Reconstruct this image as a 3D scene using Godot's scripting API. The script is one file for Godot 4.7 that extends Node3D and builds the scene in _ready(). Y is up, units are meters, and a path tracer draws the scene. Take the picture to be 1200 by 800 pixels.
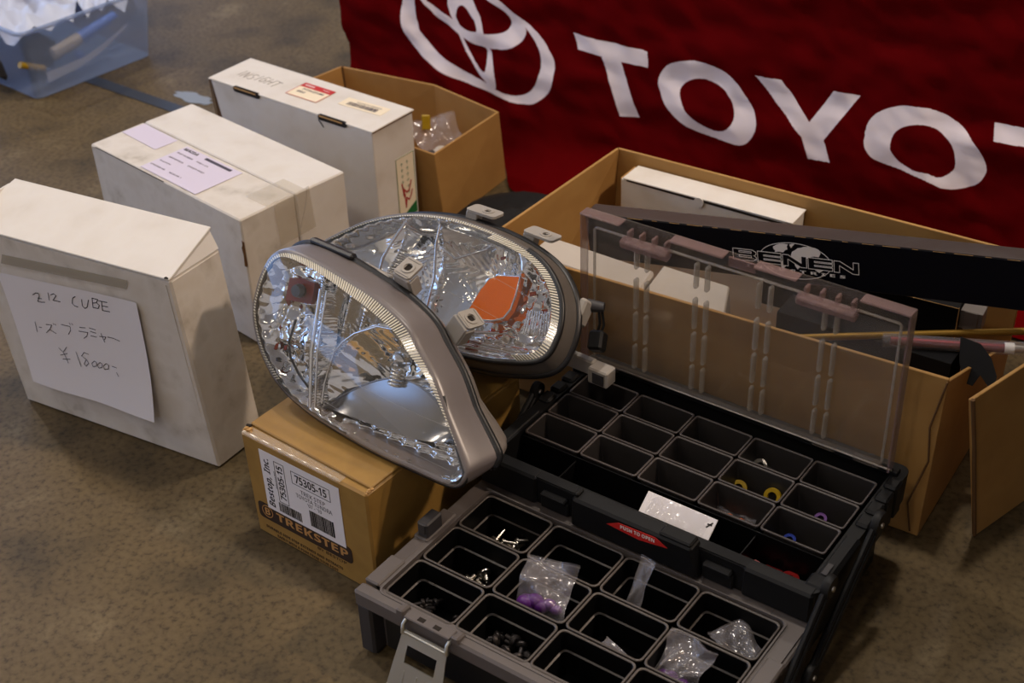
extends Node3D

var M := {}
var used := {}
var rng := RandomNumberGenerator.new()


# ---------- shapes: triangles are given counter-clockwise as seen from outside ----------
class Sh:
	var st := SurfaceTool.new()

	func _init() -> void:
		st.begin(Mesh.PRIMITIVE_TRIANGLES)

	func tri(a: Vector3, b: Vector3, c: Vector3, sm := -1) -> void:
		st.set_smooth_group(sm)
		st.add_vertex(a)
		st.add_vertex(c)
		st.add_vertex(b)

	func quad(a: Vector3, b: Vector3, c: Vector3, d: Vector3, sm := -1) -> void:
		tri(a, b, c, sm)
		tri(a, c, d, sm)

	func face(p: Array, c: Vector3, sm := -1) -> void:
		var n: Vector3 = (p[1] - p[0]).cross(p[2] - p[0])
		var m := Vector3.ZERO
		for q in p:
			m += q
		m /= p.size()
		var r := p.duplicate()
		if n.dot(m - c) < 0.0:
			r.reverse()
		for k in range(1, r.size() - 1):
			tri(r[0], r[k], r[k + 1], sm)

	# eight corners, index = x + 2 y + 4 z, with chamfered edges
	func hexa(p: Array, b := 0.001) -> void:
		var c := Vector3.ZERO
		for q in p:
			c += q / 8.0
		var v := []
		for i in 8:
			var row := []
			for k in 3:
				var q: Vector3 = p[i]
				for m in 3:
					if m != k:
						q += (p[i ^ (1 << m)] - p[i]).normalized() * b
				row.append(q)
			v.append(row)
		for k in 3:
			var m1 := 1 << ((k + 1) % 3)
			var m2 := 1 << ((k + 2) % 3)
			for s in 2:
				var i := s << k
				face([v[i][k], v[i | m1][k], v[i | m1 | m2][k], v[i | m2][k]], c)
				# the four edges that run along axis k
			for s in 4:
				var i := (m1 if s & 1 else 0) | (m2 if s & 2 else 0)
				var j := i | (1 << k)
				var k1 := (k + 1) % 3
				var k2 := (k + 2) % 3
				face([v[i][k1], v[i][k2], v[j][k2], v[j][k1]], c)
		for i in 8:
			face([v[i][0], v[i][1], v[i][2]], c)

	func box(c: Vector3, s: Vector3, basis := Basis(), b := 0.001) -> void:
		var p := []
		for i in 8:
			var d := Vector3((i & 1) - 0.5, ((i >> 1) & 1) - 0.5, ((i >> 2) & 1) - 0.5) * s
			p.append(c + basis * d)
		hexa(p, minf(b, 0.4 * minf(s.x, minf(s.y, s.z))))

	# successive loops of equal length, joined; loops run counter-clockwise seen from the side the surface rises to
	func loft(loops: Array, sm := 1, closed := true, cap0 := false, cap1 := false, flat_steps := true) -> void:
		for i in loops.size() - 1:
			var a: Array = loops[i]
			var b: Array = loops[i + 1]
			var n := a.size()
			for j in (n if closed else n - 1):
				var k := (j + 1) % n
				quad(a[j], a[k], b[k], b[j], (sm + i) if flat_steps and sm >= 0 else sm)
		for e in 2:
			if not (cap0 if e == 0 else cap1):
				continue
			var l: Array = loops[0] if e == 0 else loops[-1]
			var c := Vector3.ZERO
			for q in l:
				c += q / l.size()
			for j in l.size():
				var k := (j + 1) % l.size()
				if e == 0:
					tri(c, l[k], l[j])
				else:
					tri(c, l[j], l[k])

	func grid(p: Array, sm := 1, double := false) -> void:
		for i in p.size() - 1:
			for j in p[i].size() - 1:
				quad(p[i][j], p[i][j + 1], p[i + 1][j + 1], p[i + 1][j], sm)
				if double:
					quad(p[i][j], p[i + 1][j], p[i + 1][j + 1], p[i][j + 1], sm + 1)

	func tube(path: Array, r: float, n := 8, r1 := -1.0) -> void:
		var loops := []
		var up := Vector3.UP
		for i in path.size():
			var d: Vector3 = (path[mini(i + 1, path.size() - 1)] - path[maxi(i - 1, 0)]).normalized()
			if absf(d.dot(up)) > 0.95:
				up = Vector3.RIGHT if absf(d.x) < 0.9 else Vector3.BACK
			var x := up.cross(d).normalized()
			var y := d.cross(x)
			up = y
			var rr := r if r1 < 0.0 else lerpf(r, r1, float(i) / (path.size() - 1))
			var l := []
			for k in n:
				var a := TAU * k / n
				l.append(path[i] + (x * cos(a) + y * sin(a)) * rr)
			loops.append(l)
		loft(loops, 1, true, true, true, false)

	# profile of (radius, height) spun round an axis
	func lathe(prof: Array, xf := Transform3D(), n := 20, flat_steps := true, cap0 := true, cap1 := true) -> void:
		var loops := []
		for q in prof:
			var l := []
			for k in n:
				var a := TAU * k / n
				l.append(xf * Vector3(cos(a) * q.x, q.y, -sin(a) * q.x))
			loops.append(l)
		loft(loops, 1, true, cap0, cap1, flat_steps)

	# a polygon in the xy plane of xf, from z0 to z1
	func prism(poly: Array, z0: float, z1: float, xf := Transform3D()) -> void:
		var p := PackedVector2Array(poly)
		var area := 0.0
		for i in p.size():
			area += p[i].cross(p[(i + 1) % p.size()])
		if area < 0.0:
			p.reverse()
		var ix := Geometry2D.triangulate_polygon(p)
		for i in range(0, ix.size(), 3):
			var a := p[ix[i]]
			var b := p[ix[i + 1]]
			var c := p[ix[i + 2]]
			if (b - a).cross(c - a) < 0.0:
				var t := b
				b = c
				c = t
			tri(xf * Vector3(a.x, a.y, z1), xf * Vector3(b.x, b.y, z1), xf * Vector3(c.x, c.y, z1))
			tri(xf * Vector3(a.x, a.y, z0), xf * Vector3(c.x, c.y, z0), xf * Vector3(b.x, b.y, z0))
		for i in p.size():
			var a := p[i]
			var b := p[(i + 1) % p.size()]
			quad(xf * Vector3(a.x, a.y, z0), xf * Vector3(b.x, b.y, z0), xf * Vector3(b.x, b.y, z1), xf * Vector3(a.x, a.y, z1))

	func mesh() -> ArrayMesh:
		st.generate_normals()
		st.index()
		return st.commit()


func V(x: float, y: float) -> Vector2:
	return Vector2(x, y)


func W(x: float, y: float, z: float) -> Vector3:
	return Vector3(x, y, z)


func numbered(n: String) -> String:
	if not used.has(n):
		used[n] = 0
		return n
	used[n] += 1
	return "%s_%03d" % [n, used[n]]


func thing(called: String, label: String, category: String, at := Vector3.ZERO, yaw := 0.0, group := "") -> Node3D:
	var o := Node3D.new()
	o.name = numbered(called)
	add_child(o)
	o.position = at
	o.rotation.y = yaw
	tag(o, label, category, group)
	return o


func tag(o: Node, label: String, category: String, group := "") -> void:
	o.set_meta("label", label)
	o.set_meta("category", category)
	if group:
		o.set_meta("group", group)


func part(called: String, s: Variant, m: Material, parent: Node, label := "") -> MeshInstance3D:
	var o := MeshInstance3D.new()
	o.name = called
	o.mesh = s.mesh() if s is Sh else s
	o.material_override = m
	parent.add_child(o, true)
	if label:
		o.set_meta("label", label)
	return o


func single(called: String, s: Variant, m: Material, label: String, category: String, group := "") -> MeshInstance3D:
	var o := MeshInstance3D.new()
	o.name = numbered(called)
	o.mesh = s.mesh() if s is Sh else s
	o.material_override = m
	add_child(o)
	tag(o, label, category, group)
	return o


func struct(called: String, s: Sh, m: Material) -> MeshInstance3D:
	var o := MeshInstance3D.new()
	o.name = numbered(called)
	o.mesh = s.mesh()
	o.material_override = m
	o.set_meta("kind", "structure")
	add_child(o)
	return o


# a copy of a thing with its parts, under the next number
func dup(root: Node3D, called: String, label: String) -> Node3D:
	var r: Node3D = root.duplicate()
	r.name = numbered(called)
	add_child(r)
	r.set_meta("label", label)
	return r


# lettering as thin geometry, fitted into w x h about the origin of xf
func txt(called: String, s: String, w: float, h: float, xf: Transform3D, m: Material, parent: Node, weight := 700, face_name := "Droid Sans") -> void:
	var f := SystemFont.new()
	f.font_names = PackedStringArray([face_name])
	f.font_weight = weight
	var t := TextMesh.new()
	t.text = s
	t.font = f
	t.font_size = 48
	t.pixel_size = 0.01
	t.depth = 0.02
	t.curve_step = 1.0
	var b := t.get_aabb()
	if b.size.x <= 0.0:
		return
	var k := Vector3(w / b.size.x, h / b.size.y, 0.0003 / 0.02)
	var o := part(called, t, m, parent)
	var c := b.get_center()
	o.transform = xf * Transform3D(Basis.from_scale(k), -c * k)


func pen(called: String, lines: Array, width: float, xf: Transform3D, m: Material, parent: Node, z := 0.0004) -> void:
	var s := Sh.new()
	for l in lines:
		for i in l.size() - 1:
			var a: Vector2 = l[i]
			var b: Vector2 = l[i + 1]
			var d := (b - a).normalized()
			var n := Vector2(-d.y, d.x) * width / 2.0
			a -= d * width * 0.3
			b += d * width * 0.3
			s.prism([a - n, b - n, b + n, a + n], 0.0, z, xf)
	part(called, s, m, parent)


func barcode(w: float, h: float, xf: Transform3D, m: Material, parent: Node, bars := 22) -> void:
	var s := Sh.new()
	var x := -w / 2.0
	var step := w / bars
	while x < w / 2.0 - step * 0.6:
		var t := step * rng.randf_range(0.3, 0.8)
		s.prism([V(x, -h / 2.0), V(x + t, -h / 2.0), V(x + t, h / 2.0), V(x, h / 2.0)], 0.0, 0.0003, xf)
		x += t + step * rng.randf_range(0.2, 0.7)
	part("barcode", s, m, parent)


func sheet(called: String, w: float, h: float, xf: Transform3D, m: Material, parent: Node, t := 0.0006) -> MeshInstance3D:
	var s := Sh.new()
	s.box(W(0, 0, t / 2.0), W(w, h, t), Basis(), 0.0001)
	var o := part(called, s, m, parent)
	o.transform = xf
	return o


func XF(x: float, y: float, z: float, basis := Basis()) -> Transform3D:
	return Transform3D(basis, Vector3(x, y, z))


# rounded rectangle loop, counter-clockwise seen from above
func rr(cx: float, cz: float, w: float, d: float, r: float, y: float, n := 4) -> Array:
	var l := []
	for q in 4:
		var sx := 1.0 if q in [0, 3] else -1.0
		var sz := -1.0 if q in [0, 1] else 1.0
		for k in n + 1:
			var a := PI / 2.0 * (q + float(k) / n)
			l.append(W(cx + sx * (w / 2.0 - r) + cos(a) * r, y, cz + sz * (d / 2.0 - r) - sin(a) * r))
	return l


# closed Catmull-Rom curve resampled to n points of equal spacing, counter-clockwise
func smooth(pts: Array, n: int) -> PackedVector2Array:
	var fine := PackedVector2Array()
	var k := pts.size()
	for i in k:
		for s in 12:
			fine.append(pts[i].cubic_interpolate(pts[(i + 1) % k], pts[(i - 1 + k) % k], pts[(i + 2) % k], s / 12.0))
	var area := 0.0
	var total := 0.0
	for i in fine.size():
		area += fine[i].cross(fine[(i + 1) % fine.size()])
		total += fine[i].distance_to(fine[(i + 1) % fine.size()])
	if area < 0.0:
		fine.reverse()
	var out := PackedVector2Array()
	var want := 0.0
	var run := 0.0
	for i in fine.size():
		var a := fine[i]
		var b := fine[(i + 1) % fine.size()]
		var d := a.distance_to(b)
		while want < run + d and out.size() < n:
			out.append(a.lerp(b, (want - run) / d))
			want += total / n
		run += d
	return out


# ---------- materials ----------
func noise_tex(sd: int, freq: float, colors: Array, size := 512, oct := 5, kind := FastNoiseLite.TYPE_SIMPLEX_SMOOTH) -> NoiseTexture2D:
	var f := FastNoiseLite.new()
	f.seed = sd
	f.noise_type = kind
	f.frequency = freq
	f.fractal_octaves = oct
	var g := Gradient.new()
	g.offsets = PackedFloat32Array()
	g.colors = PackedColorArray()
	for c in colors:
		g.add_point(c[0], c[1])
	var t := NoiseTexture2D.new()
	t.width = size
	t.height = size
	t.seamless = true
	t.noise = f
	t.color_ramp = g
	return t


func bump_tex(sd: int, freq: float, size := 256, oct := 4) -> NoiseTexture2D:
	var f := FastNoiseLite.new()
	f.seed = sd
	f.frequency = freq
	f.fractal_octaves = oct
	var t := NoiseTexture2D.new()
	t.width = size
	t.height = size
	t.seamless = true
	t.noise = f
	return t


func mat(called: String, c: Color, rough := 0.6, metal := 0.0) -> StandardMaterial3D:
	var m := StandardMaterial3D.new()
	m.resource_name = called
	m.albedo_color = c
	m.roughness = rough
	m.metallic = metal
	M[called] = m
	return m


func textured(called: String, t: Texture2D, scale: float, rough: float, world := false) -> StandardMaterial3D:
	var m := mat(called, Color.WHITE, rough)
	m.albedo_texture = t
	m.uv1_triplanar = true
	m.uv1_world_triplanar = world
	m.uv1_scale = Vector3.ONE * scale
	return m


func bumpy(m: StandardMaterial3D, t: Texture2D, cm: float) -> void:
	m.heightmap_enabled = true
	m.heightmap_texture = t
	m.heightmap_scale = cm


func clear(called: String, c: Color, alpha: float, rough := 0.05) -> StandardMaterial3D:
	var m := mat(called, Color(c, alpha), rough)
	m.transparency = BaseMaterial3D.TRANSPARENCY_ALPHA
	return m


func C8(r: int, g: int, b: int) -> Color:
	return Color8(r, g, b)


func make_materials() -> void:
	var grain := bump_tex(5, 0.03)
	var fine := bump_tex(6, 0.12)
	# cardboard
	var t := noise_tex(11, 0.006, [[0.0, C8(150, 110, 56)], [0.45, C8(166, 124, 66)], [0.6, C8(171, 130, 71)], [1.0, C8(157, 115, 59)]])
	bumpy(textured("brown_card", t, 2.2, 0.72), grain, 0.04)
	t = noise_tex(12, 0.008, [[0.0, C8(140, 106, 50)], [0.5, C8(158, 122, 60)], [1.0, C8(148, 112, 54)]])
	var tk := textured("brown_card_gloss", t, 2.5, 0.5)
	bumpy(tk, grain, 0.03)
	t = noise_tex(13, 0.007, [[0.0, C8(206, 198, 187)], [0.3, C8(216, 210, 202)], [0.6, C8(220, 215, 208)], [1.0, C8(214, 207, 197)]])
	bumpy(textured("white_card", t, 2.4, 0.62), grain, 0.03)
	t = noise_tex(14, 0.012, [[0.0, C8(172, 162, 147)], [0.22, C8(202, 194, 182)], [0.5, C8(215, 208, 198)], [1.0, C8(206, 197, 184)]])
	bumpy(textured("white_card_worn", t, 2.0, 0.62), grain, 0.04)
	mat("card_core", C8(96, 66, 34), 0.9)
	mat("card_edge", C8(190, 148, 92), 0.9)
	mat("dark_slot", C8(30, 22, 14), 0.9)
	# floor
	t = noise_tex(21, 0.005, [[0.0, C8(60, 51, 34)], [0.28, C8(84, 71, 47)], [0.5, C8(100, 85, 58)], [0.7, C8(98, 83, 57)], [1.0, C8(124, 110, 84)]], 1024, 7)
	var fl := textured("concrete", t, 0.8, 0.62, true)
	fl.metallic_specular = 0.4
	fl.detail_enabled = true
	fl.detail_blend_mode = BaseMaterial3D.BLEND_MODE_MUL
	fl.detail_uv_layer = BaseMaterial3D.DETAIL_UV_2
	fl.detail_albedo = noise_tex(22, 0.03, [[0.0, C8(150, 143, 130)], [0.25, C8(208, 203, 192)], [0.45, C8(236, 233, 225)], [0.7, C8(250, 248, 243)], [1.0, C8(255, 255, 255)]], 1024, 7)
	fl.uv2_triplanar = true
	fl.uv2_world_triplanar = true
	fl.uv2_scale = Vector3.ONE * 2.6
	bumpy(fl, fine, 0.02)
	mat("hall_wall", C8(220, 216, 210), 0.9)
	mat("hall_ceiling", C8(204, 202, 198), 0.9)
	mat("black_tape", C8(38, 40, 46), 0.5)
	mat("reflection_tint", C8(128, 134, 140), 0.45)
	# paper and print
	mat("paper", C8(226, 222, 224), 0.8)
	mat("paper_lilac", C8(210, 202, 220), 0.75)
	mat("paper_warm", C8(235, 222, 196), 0.75)
	mat("ink", C8(24, 22, 24), 0.7)
	mat("ink_soft", C8(70, 64, 78), 0.8)
	mat("pen_grey", C8(58, 54, 60), 0.8)
	mat("pencil", C8(140, 132, 128), 0.8)
	mat("red_print", C8(190, 30, 24), 0.6)
	mat("red_pen", C8(170, 24, 24), 0.7)
	mat("green_print", C8(28, 104, 52), 0.6)
	mat("brown_print", C8(48, 30, 16), 0.6)
	mat("brown_ink", C8(62, 40, 20), 0.7)
	mat("tan_print", C8(186, 138, 78), 0.6)
	mat("white_print", C8(232, 228, 224), 0.6)
	clear("clear_tape", C8(235, 225, 205), 0.12, 0.18)
	var mt := clear("masking_film", C8(150, 140, 120), 0.45, 0.4)
	mt.albedo_color = Color(C8(186, 178, 162), 0.5)
	# plastics
	bumpy(mat("black_plastic", C8(18, 18, 19), 0.5), fine, 0.01)
	M.black_plastic.metallic_specular = 0.35
	mat("bin_black", C8(11, 11, 12), 0.3).metallic_specular = 0.3
	mat("bin_smoke", C8(46, 43, 42), 0.4)
	mat("bin_rim_dim", C8(70, 63, 61), 0.4)
	mat("bin_rim", C8(80, 73, 68), 0.38)
	bumpy(mat("grey_plastic", C8(92, 85, 82), 0.5), fine, 0.012)
	mat("grey_plastic_dark", C8(54, 52, 54), 0.5)
	mat("well_black", C8(12, 12, 13), 0.5)
	clear("lid_clear", C8(150, 140, 130), 0.14, 0.06)
	clear("lid_edge", C8(140, 112, 108), 0.42, 0.12)
	clear("lid_rib", C8(178, 168, 154), 0.42, 0.1)
	clear("bag_film", C8(205, 200, 206), 0.13, 0.12)
	clear("lens_clear", C8(220, 225, 225), 0.035, 0.02)
	mat("lamp_grey", C8(120, 112, 106), 0.4)
	mat("lamp_band", C8(236, 230, 212), 0.25)
	mat("lens_line_grey", C8(150, 148, 144), 0.3)
	mat("lamp_tab", C8(158, 152, 144), 0.5)
	mat("lamp_skirt_dark", C8(92, 86, 80), 0.35)
	mat("lamp_skirt", C8(104, 96, 95), 0.3).clearcoat_enabled = true
	mat("lamp_gasket", C8(22, 22, 24), 0.4)
	mat("chrome", C8(238, 238, 236), 0.045, 1.0)
	mat("chrome_soft", C8(225, 222, 214), 0.16, 1.0)
	mat("chrome_dark", C8(150, 148, 146), 0.2, 1.0)
	mat("steel", C8(186, 180, 170), 0.28, 1.0)
	mat("zinc", C8(196, 194, 184), 0.34, 0.85)
	mat("steel_dark", C8(56, 52, 52), 0.45, 0.6)
	var am := mat("amber", C8(196, 92, 4), 0.1)
	am.metallic_specular = 0.2
	am.backlight_enabled = true
	am.backlight = Color(0.3, 0.12, 0.0)
	mat("amber_dark", C8(108, 34, 6), 0.2).metallic_specular = 0.2
	var gl := clear("bulb_glass", C8(230, 235, 240), 0.08, 0.02)
	gl.metallic = 0.0
	mat("gold", C8(150, 116, 46), 0.45, 0.6)
	mat("red_anodised", C8(112, 16, 26), 0.38, 0.7)
	mat("navy_box", C8(9, 11, 19), 0.4).metallic_specular = 0.25
	bumpy(mat("black_gloss_film", C8(74, 64, 60), 0.25), grain, 0.1)  # grey base colour stands in for a gloss reflection on the film
	M.black_gloss_film.uv1_triplanar = true
	M.black_gloss_film.uv1_scale = Vector3.ONE * 2.0
	mat("black_card", C8(14, 14, 16), 0.6).metallic_specular = 0.3
	mat("purple", C8(88, 34, 116), 0.4)
	mat("yellow", C8(168, 136, 16), 0.45)
	mat("blue_ring", C8(34, 54, 140), 0.35, 0.6)
	mat("orange", C8(206, 98, 44), 0.5)
	mat("red_cap", C8(168, 26, 24), 0.4)
	var tb := clear("tub_plastic", C8(146, 166, 206), 0.46, 0.35)
	tb.cull_mode = BaseMaterial3D.CULL_DISABLED
	mat("blue_wrap", C8(96, 132, 214), 0.4)
	mat("white_wrap", C8(196, 204, 226), 0.4)
	mat("beige_wrap", C8(186, 176, 164), 0.5)
	mat("black_cloth", C8(14, 13, 16), 0.9)
	mat("lamp_glow", C8(255, 236, 205), 0.5)
	M.lamp_glow.emission_enabled = true
	M.lamp_glow.emission = C8(255, 232, 196)
	M.lamp_glow.emission_energy_multiplier = 6.0
	mat("lamp_shade", C8(70, 72, 74), 0.5)


# ---------- setting ----------
func slab(called: String, lo: Vector3, hi: Vector3, m: Material) -> void:
	var s := Sh.new()
	s.box((lo + hi) / 2.0, hi - lo, Basis(), 0.002)
	struct(called, s, m)


func make_hall() -> void:
	slab("floor", W(-7, -0.2, -9), W(7, 0, 5), M.concrete)
	slab("ceiling", W(-7.2, 4.6, -9.2), W(7.2, 4.8, 5.2), M.hall_ceiling)
	slab("wall_right", W(7, 0, -9), W(7.2, 4.6, 5), M.hall_wall)
	slab("wall_front", W(-7, 0, 5), W(7, 4.6, 5.2), M.hall_wall)
	# the back and left walls have wide openings to daylight
	slab("wall_back", W(-7, 0, -9.2), W(-5.5, 4.6, -9), M.hall_wall)
	slab("wall_back", W(-2.0, 0, -9.2), W(7, 4.6, -9), M.hall_wall)
	slab("wall_back", W(-5.5, 3.4, -9.2), W(-2.0, 4.6, -9), M.hall_wall)
	slab("wall_left", W(-7.2, 0, -9), W(-7, 4.6, -7.5), M.hall_wall)
	slab("wall_left", W(-7.2, 3.0, -7.5), W(-7, 4.6, -2.4), M.hall_wall)
	slab("wall_left", W(-7.2, 0, -2.4), W(-7, 4.6, -0.8), M.hall_wall)
	slab("wall_left", W(-7.2, 0, -0.8), W(-7, 0.7, 0.8), M.hall_wall)
	slab("wall_left", W(-7.2, 2.3, -0.8), W(-7, 4.6, 0.8), M.hall_wall)
	slab("wall_left", W(-7.2, 0, 0.8), W(-7, 4.6, 5), M.hall_wall)


# unseen table and cartons, added to keep low right-hand light off the organizer
func light_blocker() -> void:
	var t := thing("blocker_table", "unseen cloth covered table added beside the large carton to block light", "table", W(1.28, 0, -.72), 0.05)
	var s := Sh.new()
	s.box(W(0, .74, 0), W(.6, .03, 1.6), Basis(), .004)
	part("table_top", s, M.grey_plastic_dark, t)
	s = Sh.new()
	s.box(W(-.305, .37, 0), W(.008, .735, 1.6), Basis(), .002)
	s.box(W(.305, .37, 0), W(.008, .735, 1.6), Basis(), .002)
	part("table_cloth", s, M.black_cloth, t)
	for k in 4:
		s = Sh.new()
		s.tube([W(-.27 if k < 2 else .27, 0, -.75 if k % 2 == 0 else .75), W(-.27 if k < 2 else .27, .73, -.75 if k % 2 == 0 else .75)], .014, 8)
		part("leg", s, M.steel_dark, t)
	for k in 3:
		var c := thing("blocker_carton", ["added brown carton at the back of the light blocking table", "added brown carton in the middle of the light blocking table", "added brown carton at the front of the light blocking table"][k], "carton", W(1.3, .756, -1.2 + .5 * k), .05, "added cartons on the light blocking table")
		s = Sh.new()
		s.box(W(0, .19, 0), W(.5, .38, .46), Basis(), .003)
		part("body", s, M.brown_card, c)


func ceiling_lamp(at: Vector3, energy: float, c: Color, size: float, where: String) -> void:
	var t := thing("ceiling_lamp", "round hanging hall lamp " + where, "lamp", at)
	var s := Sh.new()
	s.lathe([V(0.02, 0.16), V(0.05, 0.16), V(0.22, -0.02), V(0.215, -0.025), V(0.045, 0.15)], Transform3D(), 24)
	part("lamp_shade", s, M.lamp_shade, t)
	s = Sh.new()
	s.tube([W(0, 0.15, 0), W(0, 4.62 - at.y, 0)], 0.012, 8)
	part("hanging_rod", s, M.lamp_shade, t)
	s = Sh.new()
	var prof := []
	for k in 9:
		var a := -PI / 2.0 + PI * k / 8.0
		prof.append(V(maxf(cos(a) * size, 0.001), sin(a) * size))
	s.lathe(prof, Transform3D(), 20, false, false, false)
	part("bulb", s, M.lamp_glow, t)
	var l := OmniLight3D.new()
	l.name = "lamp_light"
	l.light_color = c
	l.light_energy = energy
	l.light_size = size * 0.9
	l.omni_range = 30.0
	l.omni_attenuation = 2.0
	l.shadow_enabled = true
	t.add_child(l, true)


func make_camera_and_light() -> void:
	var cam := Camera3D.new()
	cam.name = "camera"
	cam.fov = 26.99
	cam.near = 0.05
	cam.far = 60.0
	cam.transform = Transform3D(Basis(W(0.9994, -0.0296, 0.0201), W(0.0358, 0.8275, -0.5604), W(0.0, 0.5607, 0.828)).orthonormalized(), W(0, 1.25, 0))
	var at := CameraAttributesPhysical.new()
	at.frustum_focal_length = 50.0
	at.exposure_aperture = 6.3
	at.frustum_focus_distance = 1.78
	cam.attributes = at
	add_child(cam)
	cam.fov = 26.99
	cam.current = true
	var e := Environment.new()
	e.background_mode = Environment.BG_COLOR
	e.background_color = Color(0.62, 0.76, 1.0)
	e.background_energy_multiplier = 3.2
	e.tonemap_mode = Environment.TONE_MAPPER_LINEAR
	e.tonemap_exposure = 1.0
	e.sdfgi_enabled = true
	e.ssao_enabled = true
	e.ssil_enabled = true
	var we := WorldEnvironment.new()
	we.name = "environment"
	we.environment = e
	add_child(we)
	make_materials()
	var warm := C8(255, 242, 228)
	ceiling_lamp(W(-2.7, 4.1, -4.3), 5.4, warm, 0.14, "high above the white cartons")
	ceiling_lamp(W(0.4, 4.1, -2.1), 4.6, warm, 0.14, "high above the large carton")
	ceiling_lamp(W(2.8, 3.2, -0.8), 6.6, C8(255, 228, 204), 0.14, "over the right of the aisle")
	ceiling_lamp(W(-1.2, 4.1, 1.2), 1.7, warm, 0.14, "over the left of the aisle")
	ceiling_lamp(W(-4.4, 4.1, -2.2), 2.6, warm, 0.14, "near the left doorway")
	ceiling_lamp(W(-2.9, 4.1, -1.2), 0.8, warm, 0.14, "between the doorway and the stall")
	ceiling_lamp(W(-4.6, 4.1, 1.4), 1.0, warm, 0.14, "by the front of the left wall")
	ceiling_lamp(W(1.6, 4.1, -5.0), 2.0, warm, 0.14, "behind the red banner")


# ---------- banner ----------
func fill_rings(img: Image, polys: Array, c: Color) -> void:
	var lo := 1e9
	var hi := -1e9
	for p in polys:
		for q in p:
			lo = minf(lo, q.y)
			hi = maxf(hi, q.y)
	for y in range(maxi(0, int(lo)), mini(img.get_height() - 1, int(hi) + 1) + 1):
		var xs := []
		var yy := y + 0.5
		for p in polys:
			for i in p.size():
				var a: Vector2 = p[i]
				var b: Vector2 = p[(i + 1) % p.size()]
				if (a.y <= yy) != (b.y <= yy):
					xs.append(a.x + (yy - a.y) / (b.y - a.y) * (b.x - a.x))
		xs.sort()
		for i in range(0, xs.size() - 1, 2):
			var x0 := int(round(xs[i]))
			var x1 := int(round(xs[i + 1]))
			if x1 > x0:
				img.fill_rect(Rect2i(x0, y, x1 - x0, 1), c)


const B0 := Vector2(-0.66, 0.63)
const BK := 1030.0


func bp(pts: Array, soft := false) -> Array:
	var l := []
	for q in pts:
		l.append(Vector2((q.x - B0.x) * BK, (B0.y - q.y) * BK))
	return Array(smooth(l, 180)) if soft else l


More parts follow.
